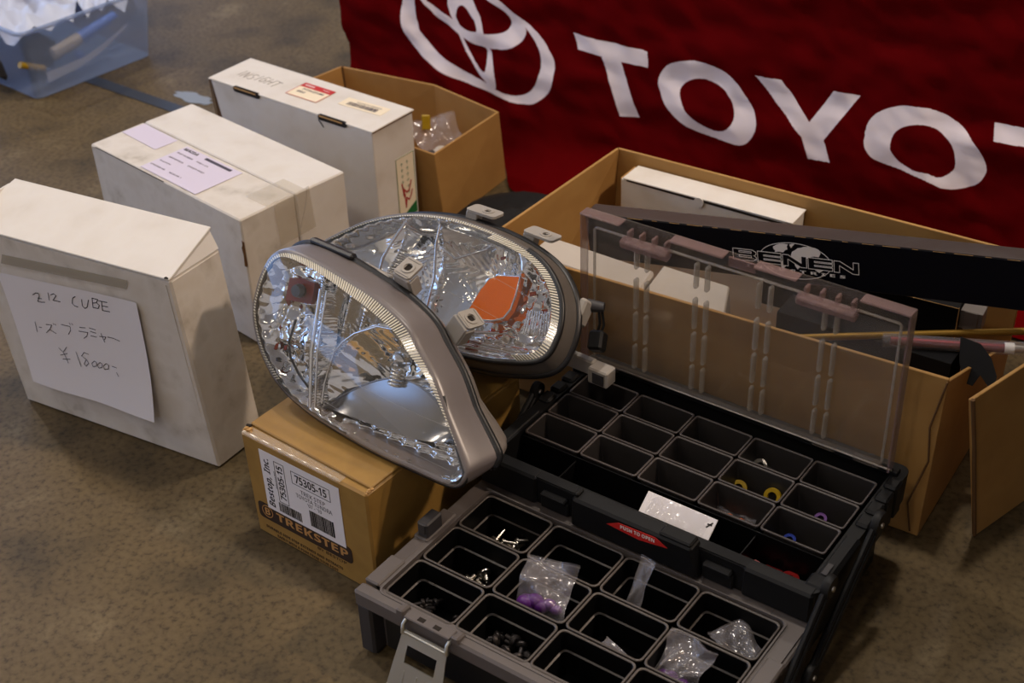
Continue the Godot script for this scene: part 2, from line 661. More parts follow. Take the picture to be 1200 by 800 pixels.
func make_banner() -> void:
	var img := Image.create(2040, 690, false, Image.FORMAT_RGB8)
	img.fill(C8(84, 3, 6))
	var ink := C8(232, 222, 226)
	# emblem: three interlaced rings
	fill_rings(img, [bp([V(-0.3699, 0.2570), V(-0.3710, 0.2304), V(-0.3642, 0.2021), V(-0.3454, 0.1786), V(-0.3144, 0.1571), V(-0.2800, 0.1421), V(-0.2376, 0.1310), V(-0.1923, 0.1259), V(-0.1601, 0.1208), V(-0.1278, 0.1143), V(-0.0958, 0.1102), V(-0.0690, 0.1134), V(-0.0467, 0.1208), V(-0.0222, 0.1412), V(-0.0099, 0.1636), V(-0.0073, 0.1898), V(-0.0118, 0.2115), V(-0.0247, 0.2276), V(-0.0499, 0.2513), V(-0.0814, 0.2675), V(-0.1157, 0.2847), V(-0.1548, 0.3058), V(-0.2095, 0.3260), V(-0.2729, 0.3347), V(-0.3325, 0.3202), V(-0.3616, 0.2904)], true),
		bp([V(-0.3385, 0.2627), V(-0.3383, 0.2427), V(-0.3290, 0.2115), V(-0.3044, 0.1861), V(-0.2741, 0.1687), V(-0.2321, 0.1538), V(-0.1867, 0.1426), V(-0.1615, 0.1366), V(-0.1369, 0.1282), V(-0.1127, 0.1222), V(-0.0859, 0.1259), V(-0.0605, 0.1398), V(-0.0454, 0.1627), V(-0.0390, 0.1898), V(-0.0432, 0.2176), V(-0.0553, 0.2342), V(-0.0729, 0.2503), V(-0.0923, 0.2646), V(-0.1288, 0.2824), V(-0.1640, 0.2981), V(-0.2127, 0.3135), V(-0.2651, 0.3183), V(-0.3099, 0.3077), V(-0.3339, 0.2847)], true)], ink)
	fill_rings(img, [bp([V(-0.3226, 0.2656), V(-0.3050, 0.2522), V(-0.2835, 0.2366), V(-0.2498, 0.2228), V(-0.2163, 0.2096), V(-0.1837, 0.2030), V(-0.1520, 0.2030), V(-0.1217, 0.2092), V(-0.0996, 0.2194), V(-0.0838, 0.2336), V(-0.0780, 0.2491), V(-0.0850, 0.2608), V(-0.1056, 0.2756), V(-0.1382, 0.2950), V(-0.1974, 0.3144), V(-0.2601, 0.3193), V(-0.3113, 0.3039), V(-0.3295, 0.2828)], true),
		bp([V(-0.3104, 0.2675), V(-0.3019, 0.2627), V(-0.2807, 0.2532), V(-0.2553, 0.2433), V(-0.2340, 0.2310), V(-0.2099, 0.2274), V(-0.1783, 0.2284), V(-0.1472, 0.2327), V(-0.1250, 0.2418), V(-0.1148, 0.2549), V(-0.1159, 0.2642), V(-0.1287, 0.2778), V(-0.1610, 0.2914), V(-0.2113, 0.3039), V(-0.2581, 0.3067), V(-0.2975, 0.2952), V(-0.3136, 0.2799)], true)], ink)
	fill_rings(img, [bp([V(-0.2644, 0.2759), V(-0.2633, 0.2631), V(-0.2514, 0.2424), V(-0.2353, 0.2193), V(-0.2192, 0.1961), V(-0.1968, 0.1708), V(-0.1790, 0.1513), V(-0.1618, 0.1381), V(-0.1449, 0.1284), V(-0.1355, 0.1321), V(-0.1387, 0.1530), V(-0.1456, 0.1745), V(-0.1559, 0.1987), V(-0.1705, 0.2283), V(-0.1806, 0.2522), V(-0.1943, 0.2722), V(-0.2124, 0.2911), V(-0.2365, 0.3000), V(-0.2579, 0.2923)], true),
		bp([V(-0.2422, 0.2507), V(-0.2392, 0.2641), V(-0.2299, 0.2707), V(-0.2175, 0.2664), V(-0.2004, 0.2518), V(-0.1911, 0.2374), V(-0.1903, 0.2294), V(-0.2101, 0.2274), V(-0.2304, 0.2316), V(-0.2393, 0.2414)], true),
		bp([V(-0.2208, 0.2138), V(-0.2113, 0.1976), V(-0.1935, 0.1781), V(-0.1760, 0.1618), V(-0.1637, 0.1577), V(-0.1615, 0.1680), V(-0.1623, 0.1843), V(-0.1700, 0.2024), V(-0.2001, 0.2064)], true)], ink)
	# letters
	fill_rings(img, [bp([V(0.0192, 0.2659), V(0.1769, 0.2644), V(0.1824, 0.2358), V(0.1268, 0.2346), V(0.1742, 0.1404), V(0.1342, 0.1342), V(0.0871, 0.2373), V(0.0330, 0.2382)])], ink)
	fill_rings(img, [bp([V(0.2036, 0.2189), V(0.2199, 0.2487), V(0.2576, 0.2648), V(0.2969, 0.2661), V(0.3413, 0.2539), V(0.3740, 0.2254), V(0.3961, 0.1978), V(0.4024, 0.1731), V(0.3908, 0.1475), V(0.3711, 0.1382), V(0.3318, 0.1383), V(0.2873, 0.1435), V(0.2442, 0.1607), V(0.2156, 0.1880)], true),
		bp([V(0.2506, 0.2154), V(0.2733, 0.2334), V(0.3054, 0.2355), V(0.3357, 0.2237), V(0.3534, 0.2015), V(0.3577, 0.1761), V(0.3397, 0.1556), V(0.3074, 0.1548), V(0.2717, 0.1735), V(0.2536, 0.1962)], true)], ink)
	fill_rings(img, [bp([V(0.3846, 0.2638), V(0.4334, 0.2674), V(0.4947, 0.2073), V(0.5274, 0.2683), V(0.5727, 0.2680), V(0.5247, 0.1822), V(0.5430, 0.1476), V(0.5025, 0.1447), V(0.4848, 0.1791)])], ink)
	fill_rings(img, [bp([V(0.5933, 0.2033), V(0.5954, 0.2315), V(0.6116, 0.2526), V(0.6414, 0.2676), V(0.6752, 0.2725), V(0.7101, 0.2695), V(0.7446, 0.2554), V(0.7735, 0.2329), V(0.7914, 0.2103), V(0.7970, 0.1919), V(0.7874, 0.1707), V(0.7636, 0.1577), V(0.7400, 0.1538), V(0.7141, 0.1588), V(0.6675, 0.1651), V(0.6203, 0.1715), V(0.5996, 0.1844)], true),
		bp([V(0.6393, 0.2038), V(0.6426, 0.2247), V(0.6621, 0.2401), V(0.6907, 0.2456), V(0.7165, 0.2392), V(0.7374, 0.2219), V(0.7471, 0.1995), V(0.7456, 0.1842), V(0.7314, 0.1707), V(0.7168, 0.1696), V(0.7063, 0.1721), V(0.6841, 0.1707), V(0.6597, 0.1784), V(0.6447, 0.1900)], true)], ink)
	fill_rings(img, [bp([V(0.7916, 0.2722), V(0.9446, 0.2770), V(0.9477, 0.2494), V(0.8934, 0.2475), V(0.9290, 0.1515), V(0.8875, 0.1496), V(0.8514, 0.2465), V(0.7979, 0.2448)])], ink)
	fill_rings(img, [bp([V(0.9696, 0.1515), V(1.0320, 0.2770), V(1.0783, 0.2770), V(1.1372, 0.1515), V(1.0945, 0.1515), V(1.0848, 0.1776), V(1.0186, 0.1776), V(1.0103, 0.1515)]), bp([V(1.0302, 0.2002), V(1.0761, 0.2002), V(1.0545, 0.2456)])], ink)
	img.generate_mipmaps()
	var m := mat("banner_cloth", Color.WHITE, 0.85)
	m.albedo_texture = ImageTexture.create_from_image(img)
	m.metallic_specular = 0.08
	bumpy(m, bump_tex(31, 0.05), 0.02)
	var nz := FastNoiseLite.new()
	nz.seed = 4
	nz.frequency = 3.2
	nz.fractal_octaves = 3
	var nu := 130
	var nv := 60
	var st := SurfaceTool.new()
	st.begin(Mesh.PRIMITIVE_TRIANGLES)
	st.set_smooth_group(1)
	var pts := []
	for j in nv + 1:
		var row := []
		for i in nu + 1:
			var v := float(j) / nv
			var h := 0.62 * (1.0 - v)
			var s := lerpf(-0.465 - h * 0.276, 1.18, float(i) / nu)
			var fwd := nz.get_noise_2d(s * 1.0, h * 2.4) * 0.010 + nz.get_noise_2d(s * 4.0 + 9.0, h * 5.0) * 0.006
			# the hem sweeps forward over the floor
			var flare := smoothstep(-0.1, 0.0, s) * 0.088 + 0.012
			var k := clampf((0.075 - h) / 0.075, 0.0, 1.0)
			fwd = fwd * (1.0 - k) + flare * k * k + 0.012 * k
			var hh := h if k <= 0.0 else lerpf(0.075, 0.006, 1.0 - pow(1.0 - k, 1.6))
			row.append([W(s, maxf(hh * 0.978, 0.006), fwd - h * 0.208), V((s - B0.x) * BK / 2040.0, (B0.y - h) * BK / 690.0)])
		pts.append(row)
	for j in nv:
		for i in nu:
			for q in [[0, 0], [0, 1], [1, 1], [0, 0], [1, 1], [1, 0]]:
				var p: Array = pts[j + q[0]][i + q[1]]
				st.set_uv(p[1])
				st.add_vertex(p[0])
	st.generate_normals()
	st.index()
	var t := thing("banner", "red cloth banner with white ring emblem and lettering hanging behind the cartons", "banner", W(0.0816, 0, -2.4187), deg_to_rad(-35))
	part("cloth", st.commit(), m, t)
	var s := Sh.new()
	s.tube([W(-0.636, 0.605, -0.128), W(1.18, 0.605, -0.128)], 0.006, 8)
	part("top_hem", s, m, t)


# ---------- cartons ----------
func corners(b: Array, t: Array) -> Array:
	# b and t: front-left, front-right, back-right, back-left
	return [b[3], b[2], t[3], t[2], b[0], b[1], t[0], t[1]]


func white_box_with_note() -> void:
	var t := thing("white_box", "dirty white carton with a handwritten paper note taped to its front", "box", W(-0.7309, 0, -1.7347), -0.5164)
	# local: x along the front, y up, z towards the viewer
	var s := Sh.new()
	s.hexa(corners([W(0, 0.001, 0), W(.3636, 0.001, 0), W(.372, 0.001, -.092), W(.008, 0.001, -.092)], [W(-.021, .3, .009), W(.3469, .308, .009), W(.351, .306, -.087), W(-.012, .3, -.087)]), 0.003)
	part("body", s, M.white_card_worn, t)
	# lid flap: lifts at the back
	s = Sh.new()
	s.hexa(corners([W(-.022, .3015, .011), W(.348, .3095, .011), W(.3405, .334, -.089), W(-.012, .327, -.089)], [W(-.022, .304, .011), W(.348, .312, .011), W(.3405, .3365, -.089), W(-.012, .3295, -.089)]), 0.0008)
	part("lid_flap", s, M.white_card, t)
	s = Sh.new()
	s.hexa(corners([W(.338, .3065, .006), W(.3465, .309, .006), W(.351, .307, -.086), W(.343, .305, -.086)], [W(.338, .309, .006), W(.346, .3095, .006), W(.339, .3325, -.087), W(.331, .331, -.087)]), 0.0006)
	part("side_flap", s, M.white_card, t)
	s = Sh.new()
	s.box(W(-.015, .314, -.04), W(.004, .022, .08))
	part("side_flap", s, M.white_card, t)
	s = Sh.new()
	s.tube([W(.3405, .312, .0105), W(.343, .3135, .0105), W(.3455, .3125, .0105)], 0.0013, 6)
	part("torn_corner", s, M.dark_slot, t)
	# corner fold line on the front
	s = Sh.new()
	s.hexa(corners([W(.353, .004, .0), W(.3545, .004, 0), W(.3545, .004, -.002), W(.353, .004, -.002)], [W(.3375, .3, .0098), W(.339, .3, .0098), W(.339, .3, .007), W(.3375, .3, .007)]), 0.0002)
	part("crease", s, M.white_card_worn, t)
	# note
	var lean := Basis(Vector3.RIGHT, 0.0291)
	var face := Transform3D(lean, W(0, 0, 0.0008))
	var nt := Sh.new()
	var rows := []
	for j in 13:
		var row := []
		for i in 15:
			var u := i / 14.0
			var v := j / 12.0
			var a := V(.0381, .0541).lerp(V(.2759, .0647), u)
			var b := V(.0212, .2362).lerp(V(.2826, .2596), u)
			var p := a.lerp(b, v)
			var z := note_z(u, v)
			row.append(W(p.x, p.y, z))
		rows.append(row)
	nt.grid(rows, 1)
	var o := part("paper_note", nt, M.paper, t, "white paper note with handwriting")
	o.transform = face
	s = Sh.new()
	s.hexa(corners([W(.0356, .2542, .0), W(.2663, .2753, 0), W(.2663, .2753, -.0003), W(.0356, .2542, -.0003)], [W(.0429, .2706, 0), W(.2732, .2906, 0), W(.2732, .2906, -.0003), W(.0429, .2706, -.0003)]), 0.00005)
	o = part("masking_tape", s, M.masking_film, t)
	o.transform = Transform3D(lean, W(0, 0, 0.0022))
	var st := []
	st += [[V(.0823, .2148), V(.0900, .2202), V(.0950, .2209), V(.0952, .2163), V(.0890, .2060)], [V(.0890, .2060), V(.0956, .2063), V(.1030, .2084)], [V(.0909, .2119), V(.0984, .2129)], [V(.1148, .2271), V(.1133, .2150)], [V(.1189, .2250), V(.1260, .2291), V(.1294, .2265), V(.1210, .2167), V(.1349, .2183)]]
	st += [[V(.1672, .2358), V(.1613, .2316), V(.1578, .2222), V(.1615, .2190), V(.1673, .2190)], [V(.1782, .2343), V(.1766, .2233), V(.1803, .2202), V(.1852, .2237), V(.1913, .2369)], [V(.1992, .2423), V(.1967, .2269)], [V(.1992, .2423), V(.2097, .2431), V(.2056, .2368), V(.1980, .2340)], [V(.2056, .2366), V(.2100, .2339), V(.2060, .2275), V(.1966, .2265)], [V(.2108, .2414), V(.2262, .2432)], [V(.2161, .2418), V(.2134, .2265), V(.2270, .2283)], [V(.2151, .2343), V(.2257, .2358)]]
	handwriting(st, 0.0013, face, M.ink, t)
	st = [[V(.0713, .1660), V(.0708, .1492)], [V(.0771, .1588), V(.0822, .1597)], [V(.0925, .1678), V(.1041, .1701), V(.0984, .1618), V(.0890, .1528)], [V(.0975, .1604), V(.1085, .1571)], [V(.1076, .1738), V(.1089, .1724)], [V(.1113, .1739), V(.1125, .1726)], [V(.1242, .1771), V(.1413, .1789), V(.1405, .1721), V(.1337, .1631)], [V(.1417, .1848), V(.1429, .1826)], [V(.1465, .1858), V(.1476, .1833)]]
	st += [[V(.1603, .1834), V(.1715, .1856)], [V(.1569, .1759), V(.1742, .1788), V(.1710, .1720), V(.1634, .1658)], [V(.1791, .1878), V(.1907, .1881)], [V(.1798, .1822), V(.1903, .1826)], [V(.1788, .1748), V(.1896, .1758)], [V(.1955, .1787), V(.2077, .1813), V(.2038, .1754)], [V(.1995, .1849), V(.2033, .1713)], [V(.2110, .1823), V(.2215, .1833), V(.2325, .1819)]]
	handwriting(st, 0.0011, face, M.pen_grey, t)
	st = [[V(.1068, .1321), V(.1137, .1270)], [V(.1231, .1382), V(.1137, .1270), V(.1166, .1205), V(.1195, .1101)], [V(.1068, .1201), V(.1214, .1269)], [V(.1099, .1143), V(.1250, .1185)], [V(.1403, .1356), V(.1442, .1121)], [V(.1652, .1395), V(.1571, .1401), V(.1500, .1319), V(.1585, .1285), V(.1617, .1233), V(.1550, .1162), V(.1517, .1190), V(.1575, .1275)]]
	st += [[V(.1747, .1313), V(.1677, .1251), V(.1696, .1201), V(.1767, .1235), V(.1781, .1302), V(.1747, .1313)], [V(.1856, .1325), V(.1789, .1264), V(.1804, .1215), V(.1874, .1246), V(.1891, .1310), V(.1856, .1325)], [V(.1973, .1344), V(.1908, .1283), V(.1916, .1228), V(.1995, .1262), V(.2018, .1327), V(.1973, .1344)], [V(.2080, .1333), V(.2163, .1333)], [V(.2147, .1254), V(.2170, .1195)]]
	handwriting(st, 0.0011, face, M.pen_grey, t)


# height of the note's paper above the box at a point of it
func note_z(u: float, v: float) -> float:
	return 0.001 + 0.012 * pow(1.0 - v, 3.0) * (0.6 + 0.4 * u) + 0.0012 * sin(u * 9.0 + v * 4.0) * (1.0 - v) + 0.003 * pow(u, 6.0)


func note_lift(p: Vector2) -> float:
	var u := 0.5
	var v := 0.5
	for k in 4:
		v = (p.y - lerpf(.0541, .0647, u)) / (lerpf(.2362, .2596, u) - lerpf(.0541, .0647, u))
		u = (p.x - lerpf(.0381, .0212, v)) / (lerpf(.2759, .2826, v) - lerpf(.0381, .0212, v))
	return note_z(u, v) + 0.0005


func handwriting(lines: Array, width: float, xf: Transform3D, m: Material, parent: Node) -> void:
	var s := Sh.new()
	for l in lines:
		for i in l.size() - 1:
			var a: Vector2 = l[i]
			var b: Vector2 = l[i + 1]
			var d := (b - a).normalized()
			var n := Vector2(-d.y, d.x) * width / 2.0
			a -= d * width * 0.3
			b += d * width * 0.3
			var q := []
			for p in [a - n, b - n, b + n, a + n]:
				q.append(xf * W(p.x, p.y, note_lift(p)))
			s.quad(q[0], q[1], q[2], q[3])
	part("handwriting", s, m, parent)


func taped_pair() -> void:
	var t := thing("taped_cartons", "pair of plain white cartons taped together with a lilac printed label on top", "box", W(-0.6832, 0, -2.1392), -0.7728)
	var s := Sh.new()
	s.hexa(corners([W(.004, .001, -.001), W(.3975, .001, -.001), W(.3975, .001, -.1035), W(.004, .001, -.1035)], [W(0, .2245, 0), W(.3985, .2245, 0), W(.3985, .2255, -.1045), W(0, .2255, -.1045)]), 0.0022)
	part("carton", s, M.white_card_worn, t)
	s = Sh.new()
	s.hexa(corners([W(.004, .001, -.1075), W(.399, .001, -.1065), W(.398, .001, -.205), W(.004, .001, -.205)], [W(0.001, .2262, -.1062), W(.3995, .226, -.1058), W(.399, .2245, -.2055), W(0, .2245, -.2055)]), 0.0022)
	part("carton", s, M.white_card, t)
	# edge of the lid on the near carton
	s = Sh.new()
	s.box(W(.11, .2235, .0003), W(.19, .0014, .001), Basis(), 0.0002)
	part("lid_seam", s, M.dark_slot, t)
	s = Sh.new()
	s.prism([V(0, 0), V(.0042, .0), V(.0048, .012), V(.0036, .024), V(.0042, .043), V(0, .045)], 0.0, 0.0006, XF(.3962, .144, .0006))
	part("torn_patch", s, M.card_core, t, "torn brown patch at the corner")
	s = Sh.new()
	s.prism([V(0, 0), V(-.005, .001), V(-.004, .02), V(-.0055, .034), V(0, .042)], 0.0, 0.0006, XF(.399, .146, -.0005, Basis(Vector3.UP, PI / 2.0)))
	part("torn_patch", s, M.card_core, t)
	var up := Basis(Vector3.RIGHT, -PI / 2.0)
	var lb := sheet("shipping_label", .146, .0915, XF(.2085, .2256, -.0505, up), M.paper_lilac, t)
	var z := 0.0007
	txt("lettering", "MAZDA", .036, .007, XF(-.05, .038, z), M.ink, lb, 700)
	var b := Sh.new()
	b.box(W(.0205, .038, z), W(.067, .0062, .0003), Basis(), 0.00005)
	part("header_bar", b, M.ink_soft, lb)
	var lines := [["PART NUMBER", -.0465, .0225, .04], ["FD01-51", -.001, .0225, .028], ["DESCRIPTION", -.047, .005, .037], ["SPOILER FRONT", .006, .005, .042], ["QUANTITY", -.053, -.012, .028], ["LOCATION NO", -.05, -.028, .037], ["NAGOYA 1", -.004, -.028, .03]]
	for l in lines:
		txt("lettering", l[0], l[3], .0034, XF(l[1], l[2], z), M.ink_soft, lb, 400)
	sheet("blank_label", .098, .044, XF(.0555, .2256, -.079, up * Basis(Vector3.BACK, -0.03)), M.paper_lilac, t)
	# clear tape folded over the right-hand edge
	s = Sh.new()
	s.box(W(.372, .2263, -.088), W(.05, .0003, .075), Basis(), 0.00005)
	s.box(W(.3997, .19, -.1), W(.0003, .074, .07), Basis(Vector3.RIGHT, 0.06), 0.00005)
	part("clear_tape", s, M.clear_tape, t)
	s = Sh.new()
	s.tube([W(.4, .226, -.128), W(.4003, .205, -.124), W(.4003, .165, -.107)], 0.0008, 6)
	part("tape_fold", s, M.clear_tape, t)


func slotted_box() -> void:
	var t := thing("slotted_box", "tall white carton with hand slots and a small red label on top", "box", W(-0.5274, 0, -2.3939), -0.6747)
	var s := Sh.new()
	s.hexa(corners([W(.05, .001, -.0005), W(.394, .001, -.0005), W(.394, .001, -.1005), W(.05, .001, -.1005)], [W(.004, .2215, 0), W(.3945, .2215, 0), W(.3945, .2215, -.1025), W(.004, .2215, -.1025)]), 0.0015)
	part("body", s, M.white_card, t)
	s = Sh.new()
	s.hexa(corners([W(-.001, .2222, .0014), W(.396, .2218, .0014), W(.3975, .2228, -.1035), W(0, .2222, -.1035)], [W(-.001, .2252, .0014), W(.396, .2245, .0014), W(.3975, .2262, -.1035), W(0, .2262, -.1035)]), 0.001)
	part("lid_flap", s, M.white_card, t)
	s = Sh.new()
	s.box(W(.3955, .2217, -.051), W(.0024, .0022, .1), Basis(), .0004)
	part("lid_gap", s, M.card_core, t)
	s = Sh.new()
	s.hexa(corners([W(.006, .12, .0012), W(.0075, .12, .0012), W(.0075, .12, 0), W(.006, .12, 0)], [W(.0, .222, .0012), W(.003, .222, .0012), W(.003, .222, 0), W(.0, .222, 0)]), 0.0002)
	part("open_side", s, M.card_core, t)
	s = Sh.new()
	s.hexa(corners([W(.012, .002, -.004), W(.06, .002, -.004), W(.06, .002, -.1), W(.012, .002, -.1)], [W(-.0005, .221, -.003), W(.012, .221, -.003), W(.012, .221, -.1), W(-.0005, .221, -.1)]), 0.0004)
	part("open_side", s, M.card_core, t)
	for q in [[.097, .066], [.305, .066]]:
		s = Sh.new()
		var l0 := []
		var l1 := []
		for k in 20:
			var a := TAU * k / 20.0
			var r := 0.0052
			var cx: float = q[0] + signf(cos(a)) * (q[1] / 2.0 - r) + cos(a) * r
			l0.append(W(cx, .2206 + sin(a) * r, .0022))
			l1.append(W(cx, .2206 + sin(a) * r, -.002))
		s.loft([l1, l0], 1, true, true, false)
		var oc := []
		for k in 20:
			var a := TAU * k / 20.0
			oc.append(V(l0[k].x, l0[k].y))
		s.prism(oc, .0, .0021)
		part("hand_slot", s, M.dark_slot, t)
		s = Sh.new()
		s.box(W(q[0] - .003, .2228, .0022), W(q[1] - .012, .0026, .001), Basis(), 0.0003)
		part("slot_edge", s, M.card_edge, t)
	pen("ink_mark", [[V(.2745, .222), V(.273, .214), V(.282, .203)]], 0.002, XF(0, 0, .0012), M.ink, t)
	var up := Basis(Vector3.RIGHT, -PI / 2.0)
	var lb := sheet("parts_label", .074, .052, XF(.2023, .2258, -.0537, up), M.paper_warm, t, 0.0005)
	s = Sh.new()
	s.box(W(0, .0185, .0006), W(.074, .015, .0003), Basis(), 0.00005)
	for x in [-.0364, .0364]:
		s.box(W(x, 0, .0006), W(.0012, .052, .0003), Basis(), 0.00005)
	s.box(W(0, -.0254, .0006), W(.074, .0012, .0003), Basis(), 0.00005)
	part("red_border", s, M.red_print, lb)
	txt("lettering", "HONDA", .022, .006, XF(-.019, .0185, .0007), M.white_print, lb, 700)
	txt("lettering", "PARTS", .015, .004, XF(.02, .0185, .0007), M.white_print, lb, 400)
	txt("lettering", "71110-S3Y-000", .05, .006, XF(.002, .004, .0006), M.ink_soft, lb, 700)
	txt("lettering", "GRILLE", .018, .006, XF(-.017, -.007, .0006), M.ink_soft, lb, 700)
	var br := sheet("barcode_label", .094, .03, XF(.3195, .2257, -.064, up * Basis(Vector3.BACK, 0.05)), M.paper_warm, t, 0.0005)
	barcode(.066, .011, XF(0, -.004, .0005), M.ink_soft, br, 24)
	txt("lettering", "15042226085", .055, .005, XF(.006, .006, .0005), M.ink_soft, br, 400)
	# pencilled word on the lid
	var wd := []
	var x := .0325
	for c in ["I", "N", "S", "I", "G", "H", "T"]:
		var g: Array = {"I": [[V(.5, 0), V(.5, 1)]], "N": [[V(0, 0), V(.1, 1), V(.8, 0), V(.9, 1)]], "S": [[V(.9, .9), V(.3, 1), V(.1, .7), V(.8, .4), V(.6, 0), V(0, .1)]], "G": [[V(.9, .9), V(.3, 1), V(0, .4), V(.3, 0), V(.8, .1), V(.8, .5), V(.5, .5)]], "H": [[V(0, 0), V(.1, 1)], [V(.8, 0), V(.9, 1)], [V(0, .5), V(.9, .5)]], "T": [[V(0, 1), V(1, .95)], [V(.5, 1), V(.5, 0)]]}[c]
		var w := .007 if c == "I" else .0125
		for l in g:
			var ll := []
			for q in l:
				ll.append(V(x + q.x * w + q.y * .003, .036 + q.y * .022 + sin(x * 90.0) * .002))
			wd.append(ll)
		x += w + .0035
	pen("pencil_word", wd, 0.0012, XF(0, .2256, 0, up), M.pencil, t, 0.0003)
	# sticker on the right-hand end
	var side := Basis(Vector3.UP, PI / 2.0)
	var sk := sheet("end_sticker", .046, .118, XF(.3946, .092, -.073, side), M.paper_warm, t, 0.0006)
	s = Sh.new()
	for x2 in [-.0225, .0225]:
		s.box(W(x2, 0, .0007), W(.001, .118, .0003), Basis(), 0.00005)
	s.box(W(0, .0585, .0007), W(.046, .001, .0003), Basis(), 0.00005)
	s.prism([V(-.023, -.059), V(.023, -.059), V(.023, -.036)], .0006, .0009)
	part("green_border", s, M.green_print, sk)
	var ch := []
	for k in 6:
		for c in 2:
			var yy := .045 - k * .0115
			var xx := -.012 + c * .014
			ch.append([V(xx, yy), V(xx + .006, yy)])
			ch.append([V(xx + .003, yy + .003), V(xx + .003, yy - .004)])
	pen("printed_text", ch, 0.0008, XF(0, 0, .0006), M.green_print, sk, 0.0002)
	pen("red_marks", [[V(-.012, .008), V(-.008, -.018), V(-.007, -.004), V(-.001, -.012), V(.006, -.009), V(.012, .006)], [V(-.006, -.014), V(-.005, -.04), V(-.002, -.022), V(.004, -.028), V(.009, -.022), V(.013, -.012)]], 0.0026, XF(0, 0, .0006), M.red_pen, sk)


func open_carton_far() -> void:
	var t := thing("open_carton", "open brown cardboard carton tucked behind the tall slotted white carton", "carton")
	var top := [W(-.445, .15, -2.47), W(-.1225, .146, -2.212), W(-.0083, .147, -2.3734), W(-.1278, .149, -2.5006), W(-.314, .147, -2.61)]
	var bot := [W(-.43, .001, -2.455), W(-.112, .001, -2.22), W(.0005, .001, -2.392), W(-.125, .001, -2.498), W(-.305, .001, -2.595)]
	walls(t, bot, top, 0.0045)
	var s := Sh.new()
	var c := Vector3.ZERO
	s.face([bot[0] + W(0, .002, 0), bot[1] + W(0, .002, 0), bot[2] + W(0, .002, 0), bot[3] + W(0, .002, 0), bot[4] + W(0, .002, 0)], W(-.2, -1, -2.4))
	part("carton_bottom", s, M.brown_card, t)
	s = Sh.new()
	s.tube([W(-.311, .148, -2.605), W(-.303, .02, -2.59)], 0.003, 6)
	part("corner_seam", s, M.card_core, t)


func walls(t: Node, bot: Array, top: Array, th: float) -> void:
	var c := Vector3.ZERO
	for q in bot:
		c += q / bot.size()
	var n := bot.size()
	for i in n:
		var j := (i + 1) % n
		var d: Vector3 = (bot[j] - bot[i])
		var inn := d.cross(Vector3.UP).normalized()
		if inn.dot(c - bot[i]) < 0.0:
			inn = -inn
		inn *= th
		var s := Sh.new()
		s.hexa([bot[i], bot[j], top[i], top[j], bot[i] + inn, bot[j] + inn, top[i] + inn, top[j] + inn], 0.0008)
		part("wall_panel", s, M.brown_card, t)


